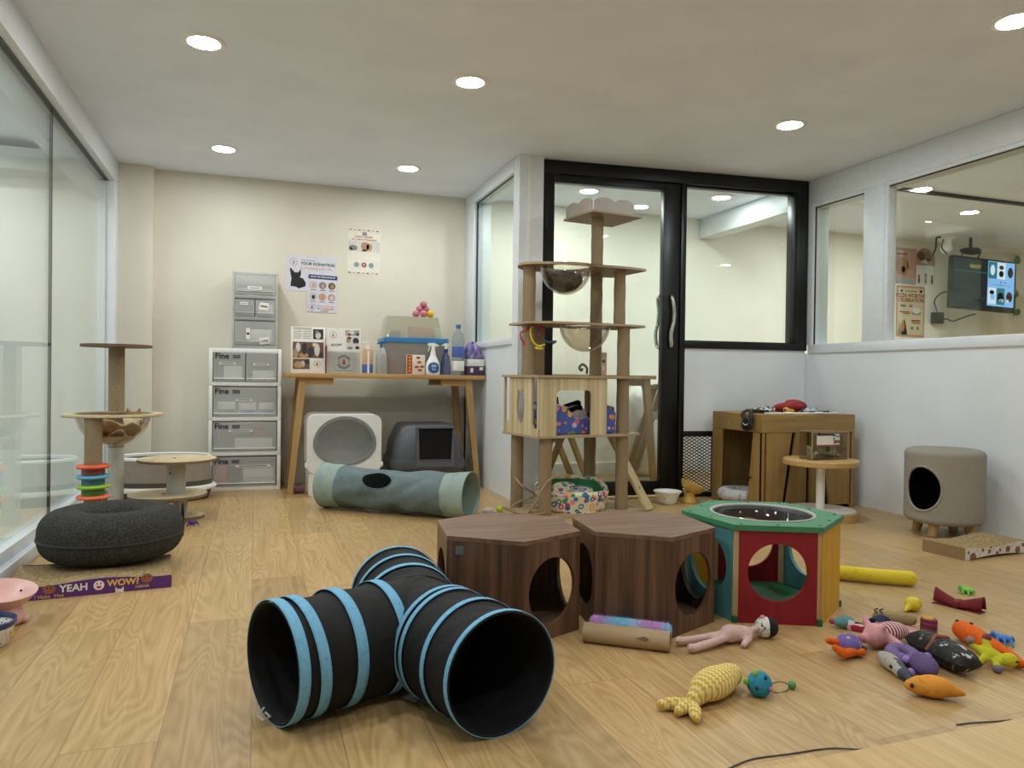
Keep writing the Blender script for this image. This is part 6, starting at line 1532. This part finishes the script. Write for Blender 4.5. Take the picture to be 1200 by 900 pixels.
# orange caterpillar plush and yellow dinosaur-like plush
OR = plush('orange_velour', ['#cf5a1c', '#de6a28', '#bd4e16'], .25)
t = thing('worm_toy', 'long bright orange plush worm at the right edge under the yellow spiky toy', 'cat toy', (0, 0, 0))
P = [Vector((2.035, 1.662, .031)), Vector((2.015, 1.605, .031)), Vector((2.003, 1.55, .026)), Vector((1.996, 1.49, .020)), Vector((1.985, 1.44, .014))]; rr = [.028, .031, .026, .020, .013]
blob('body', [K(P[i], rr[i], P[i+1], rr[i+1]) for i in range(4)], [OR], t, .005, 4, flat=.0005)
MB(INK).ball((2.028, 1.672, .055), (.006, .006, .004), 10).build('eye', t); MB(INK).ball((2.045, 1.640, .055), (.006, .006, .004), 10).build('eye', t)
MB(mat('tail_red', '#a83228', .8)).tube(spline([(1.985, 1.44, .016), (1.975, 1.41, .008), (1.985, 1.385, .004), (1.98, 1.37, .004)], 5), .003, 6).build('tail', t, 80)
YG = plush('lime_velour', ['#b5b32c', '#c4c238', '#a4a224'], .3)
t = thing('spiky_toy', 'yellow green plush with mauve and grey feet leaning over the orange worm', 'cat toy', (1.925, 1.487, 0), -25)
pr = [E((0, 0, .032), (.036, .020, .018), (0, 10, -40)), E((.036, -.03, .028), (.024, .020, .019)), K((-.01, .01, .032), .011, (-.035, .025, .046), .009), K((0, 0, .032), .013, (.0, .02, .062), .010), K((-.01, -.01, .028), .012, (-.045, -.025, .012), .010), K((.01, -.015, .028), .012, (-.003, -.045, .010), .010)]
blob('body', pr, [YG], t, .004, 3)
for (x, y, z), c, nm in (((-.038, .027, .058), '#8a7a78', 'horn'), ((.004, .022, .070), '#7c3a4c', 'horn'), ((-.054, -.030, .012), '#a03a58', 'foot'), ((-.006, -.054, .011), '#74707a', 'foot')):
    MB(mat('tip_'+c[1:], c, .8)).ball((x, y, z), (.012, .011, .011), 14).build(nm, t, 80)
MB(mat('mouth_dark', '#2b2222', .8)).ball((.046, -.046, .030), (.008, .004, .003), 10).build('mouth', t)
# tan sausage roll and navy coil
t = toy('roll_toy', 'tan plush sausage lying at the back of the toy heap', 'cat toy', [K((-.04, 0, .022), .019, (.035, 0, .022), .021), E((.05, 0, .021), (.022, .019, .018))], [plush('tan_velour', ['#94815f', '#a3906c', '#857353'], .2)], (1.945, 1.835, 0), -38, .0045)
for a_ in (-.03, -.045): MB(INK).tube(spline([(a_, -.014, .034), (a_-.008, -.006, .043), (a_+.004, .008, .044)], 4), .0022, 5).build('stitch', t, 80)
t = thing('coil_toy', 'navy elastic cord coil between the tan sausage and the pink plush pig', 'cat toy', (1.840, 1.785, 0), 20)
NV = mat('navy_cord', '#262c58', .7)
for k in range(5): MB(NV).tube([(.012*(k-2), .026*math.cos(a), .026+.022*math.sin(a)) for a in [2*PI*i/24 for i in range(24)]], .0035, 6, closed=True).build('loop', t, 80)
# orange turtle-like plush
t = thing('fish_toy', 'purple and orange plush fish with orange fins at the left of the toy heap', 'cat toy', (1.60, 1.668, 0), 10)
PUV = plush('violet_velour', ['#6a5a9c', '#7868ac', '#5e4f8e'], .25)
def fa(q): return 1 if (q.x < -.012 and q.z < .03) or q.x > .034 else (2 if math.sin(q.x*170+q.y*60)*math.sin(q.y*150) > .82 else 0)
blob('body', [E((0.01, 0, .030), (.040, .034, .029)), E((.035, .01, .03), (.022, .024, .022))], [PUV, OR, mat('spot_yellow', '#d3b546', .9)], t, .004, 3, fa, .001)
blob('fin', [K((.0, -.024, .018), .013, (-.05, -.03, .022), .013), K((-.05, -.03, .022), .013, (-.066, -.014, .036), .010), E((.018, -.034, .016), (.018, .010, .012))], [OR], t, .004, 3)
blob('fin', [K((-.02, .012, .034), .012, (-.058, .014, .046), .010)], [OR], t, .004, 3)
MB(mat('base_navy', '#22263e', .8)).ball((.052, -.004, .012), (.016, .022, .011), 14).build('belly_patch', t)
# pink striped pig
PKV = plush('pig_pink', ['#c98f94', '#d6a0a3', '#bb8186'], .25)
STR = stripes('red_white_stripe', ['#a12c44', '#d9cfcb'], 105, (1, 0, 0), .9)
t = thing('pig_toy', 'pink plush pig in red and white striped shirt lying on the toy heap', 'cat toy', (1.770, 1.702, 0), 8)
pr = [E((-.05, -.012, .040), (.040, .034, .034), (0, 0, 20), 0), E((-.085, -.005, .034), (.018, .016, .016), (0, 0, 0), 0), K((-.045, .022, .062), .012, (-.04, .034, .082), .006, 0), K((-.055, -.03, .062), .011, (-.05, -.044, .076), .006, 0),
      E((.03, .0, .034), (.062, .030, .030), (0, 0, -16), 1), K((-.03, .03, .04), .016, (-.035, .068, .034), .014, 1), K((-.035, .068, .034), .013, (-.03, .09, .026), .011, 0), K((-.02, -.03, .03), .017, (-.03, -.072, .022), .016, 0), K((.085, -.01, .03), .018, (.118, -.016, .022), .015, 0), K((.085, -.04, .024), .017, (.112, -.055, .018), .014, 0)]
blob('body', pr, [PKV, STR], t, .0045, 3, flat=.001)
MB(mat('snout_pink', '#b0747a', .8)).ball((-.100, -.004, .034), (.008, .011, .010), 12).build('snout', t); MB(INK).ball((-.082, -.02, .048), .003, 8).build('eye', t)
# grey fish plush
t = thing('fish_toy', 'grey white plush fish with dark blue tail at the front left of the toy heap', 'cat toy', (1.632, 1.535, 0), -110); t.scale = (.88,)*3
GFM = [plush('fish_grey', ['#9a978f', '#aba89f', '#8b887f'], .15), mat('fish_slate', '#3c4654', .7), mat('fish_white', '#c3c1ba', .8)]
blob('body', [E((-.01, 0, .024), (.075, .027, .023)), E((.045, 0, .020), (.04, .022, .018)), K((.07, 0, .016), .014, (.10, .006, .010), .007), K((-.07, 0, .02), .012, (-.105, .004, .014), .004)], GFM, t, .004, 3, lambda q: 1 if (q.x > .062 or (q.z > .030 and q.x > .01 and q.y > -.004)) else (2 if q.z < .018 else 0), .001)
MB(INK).ball((.03, -.021, .026), (.008, .004, .006), 10).build('eye', t)
# purple donut + purple mouse body
LV = plush('lavender_velour', ['#6f5d8c', '#7e6c9a', '#63527f'], .25)
t = thing('ring_toy', 'lavender plush ring lying against the pink pig in the toy heap', 'cat toy', (1.708, 1.572, .0), 0)
MB(LV).tube([(.030*math.cos(a), .030*math.sin(a), .022+.006*math.sin(a)) for a in [2*PI*i/32 for i in range(32)]], .018, 12, closed=True).build('body', t, 80)
t = thing('mouse_toy', 'purple honeycomb-textured plush mouse with lilac ears and feet in the middle of the toy heap', 'cat toy', (1.688, 1.487, 0), -120); t.scale = (.9,)*3
HC = NT('purple_honeycomb'); hb = HC.bsdf(lin('#6c5a86'), .9, 0, .2); mp = HC.coord(); vo = HC.n('ShaderNodeTexVoronoi', i_Scale=230.0, i_Randomness=.1); HC.l(mp, 0, vo, 'Vector'); rp_ = HC.ramp([(.0, lin('#7f6c9c')), (.6, lin('#5a4a74'))]); HC.l(vo, 'Distance', rp_, 0); HC.l(rp_, 0, hb, 'Base Color'); bp_ = HC.n('ShaderNodeBump', i_Strength=.6, i_Distance=.003, invert=True); HC.l(vo, 'Distance', bp_, 'Height'); HC.l(bp_, 0, hb, 'Normal')
blob('body', [E((0, 0, .032), (.058, .037, .031)), E((-.03, 0, .03), (.034, .03, .028))], [HC.m], t, .004, 3, None, .001)
LIL = plush('lilac_velour', ['#8a72b8', '#9a84c6', '#7c65aa'], .2)
for x, y, z in ((.02, -.042, .014), (.062, -.012, .012), (-.05, .026, .040), (-.038, -.036, .03)): MB(LIL).ball((x, y, z), (.016, .012, .012), 14).build('foot' if z < .02 else 'ear', t, 80)
# black printed cushion bag
t = thing('cushion_toy', 'black printed cushion-shaped toy with a white scrawl along the right of the toy heap', 'cat toy', (1.806, 1.535, 0), -99)
BKP = NT('black_print'); kb = BKP.bsdf(lin('#1a1a1c'), .55, 0, .3); mp = BKP.coord((34, 46, 10)); nz = BKP.n('ShaderNodeTexNoise', i_Scale=1.0, i_Detail=3.0); BKP.l(mp, 0, nz, 'Vector'); rr_ = BKP.ramp([(.0, lin('#1a1a1c')), (.62, lin('#1d1d20')), (.66, lin('#bdbcb8'))]); BKP.l(nz, 'Fac', rr_, 0); BKP.l(rr_, 0, kb, 'Base Color')
def cush(u, v, sgn=1):
    x = (u-.5)*.215; w = .046*(1-.25*abs(2*u-1)**3); y = (v-.5)*2*w
    h = .036*max(0, (1-abs(2*u-1)**4))**.6*max(0, 1-abs(2*v-1)**2.2)**.6
    return (x, y, .0375+sgn*h+.002*math.sin(u*30)*math.sin(v*9)*(1 if h > .004 else 0))
b = MB(BKP.m).grid(lambda u, v: cush(u, v, 1), 41, 17).grid(lambda u, v: cush(u, v, -1), 41, 17); b.build('body', t, 80)
MB(mat('cuff_rust', '#8a4a38', .7)).tube([(-.005+.006*math.sin(i*.9), -.043+.086*i/14, .074-.034*abs(2*i/14-1)**3) for i in range(15)], .006, 8).build('band', t, 80)
# orange lemon-shaped plush in front
t = thing('lemon_toy', 'light orange pointed plush lemon at the front of the toy heap', 'cat toy', (1.595, 1.378, 0), -34)
blob('body', [E((0, 0, .027), (.046, .032, .027)), K((.03, 0, .024), .02, (.068, 0, .016), .006), K((-.03, 0, .026), .024, (-.052, 0, .024), .014)], [plush('apricot_velour', ['#cf8a34', '#da983f', '#c27d2c'], .2)], t, .004, 4, None, .001)
MB(INK).ball((-.052, -.018, .030), (.005, .005, .006), 10).build('eye', t)
# dark cord on the floor seam
t = thing('string', 'thin dark blue string lying loose along the front floor seam', 'string', (0, 0, 0))
MB(mat('string_blue', '#4a5058', .8)).tube(spline([(.90, 1.245, .002), (.972, 1.262, .002), (1.056, 1.256, .002), (1.158, 1.249, .002), (1.22, 1.2215, .0035), (1.292, 1.2215, .002), (1.335, 1.2195, .002)], 5), .0016, 6).build('strand', t, 80)
t = thing('string', 'short dark blue string piece on the floor seam at the right front', 'string', (0, 0, 0))
MB(mat('string_blue', '#4a5058')).tube(spline([(1.515, 1.247, .002), (1.56, 1.243, .002), (1.62, 1.231, .002), (1.66, 1.226, .002)], 5), .0016, 6).build('strand', t, 80)
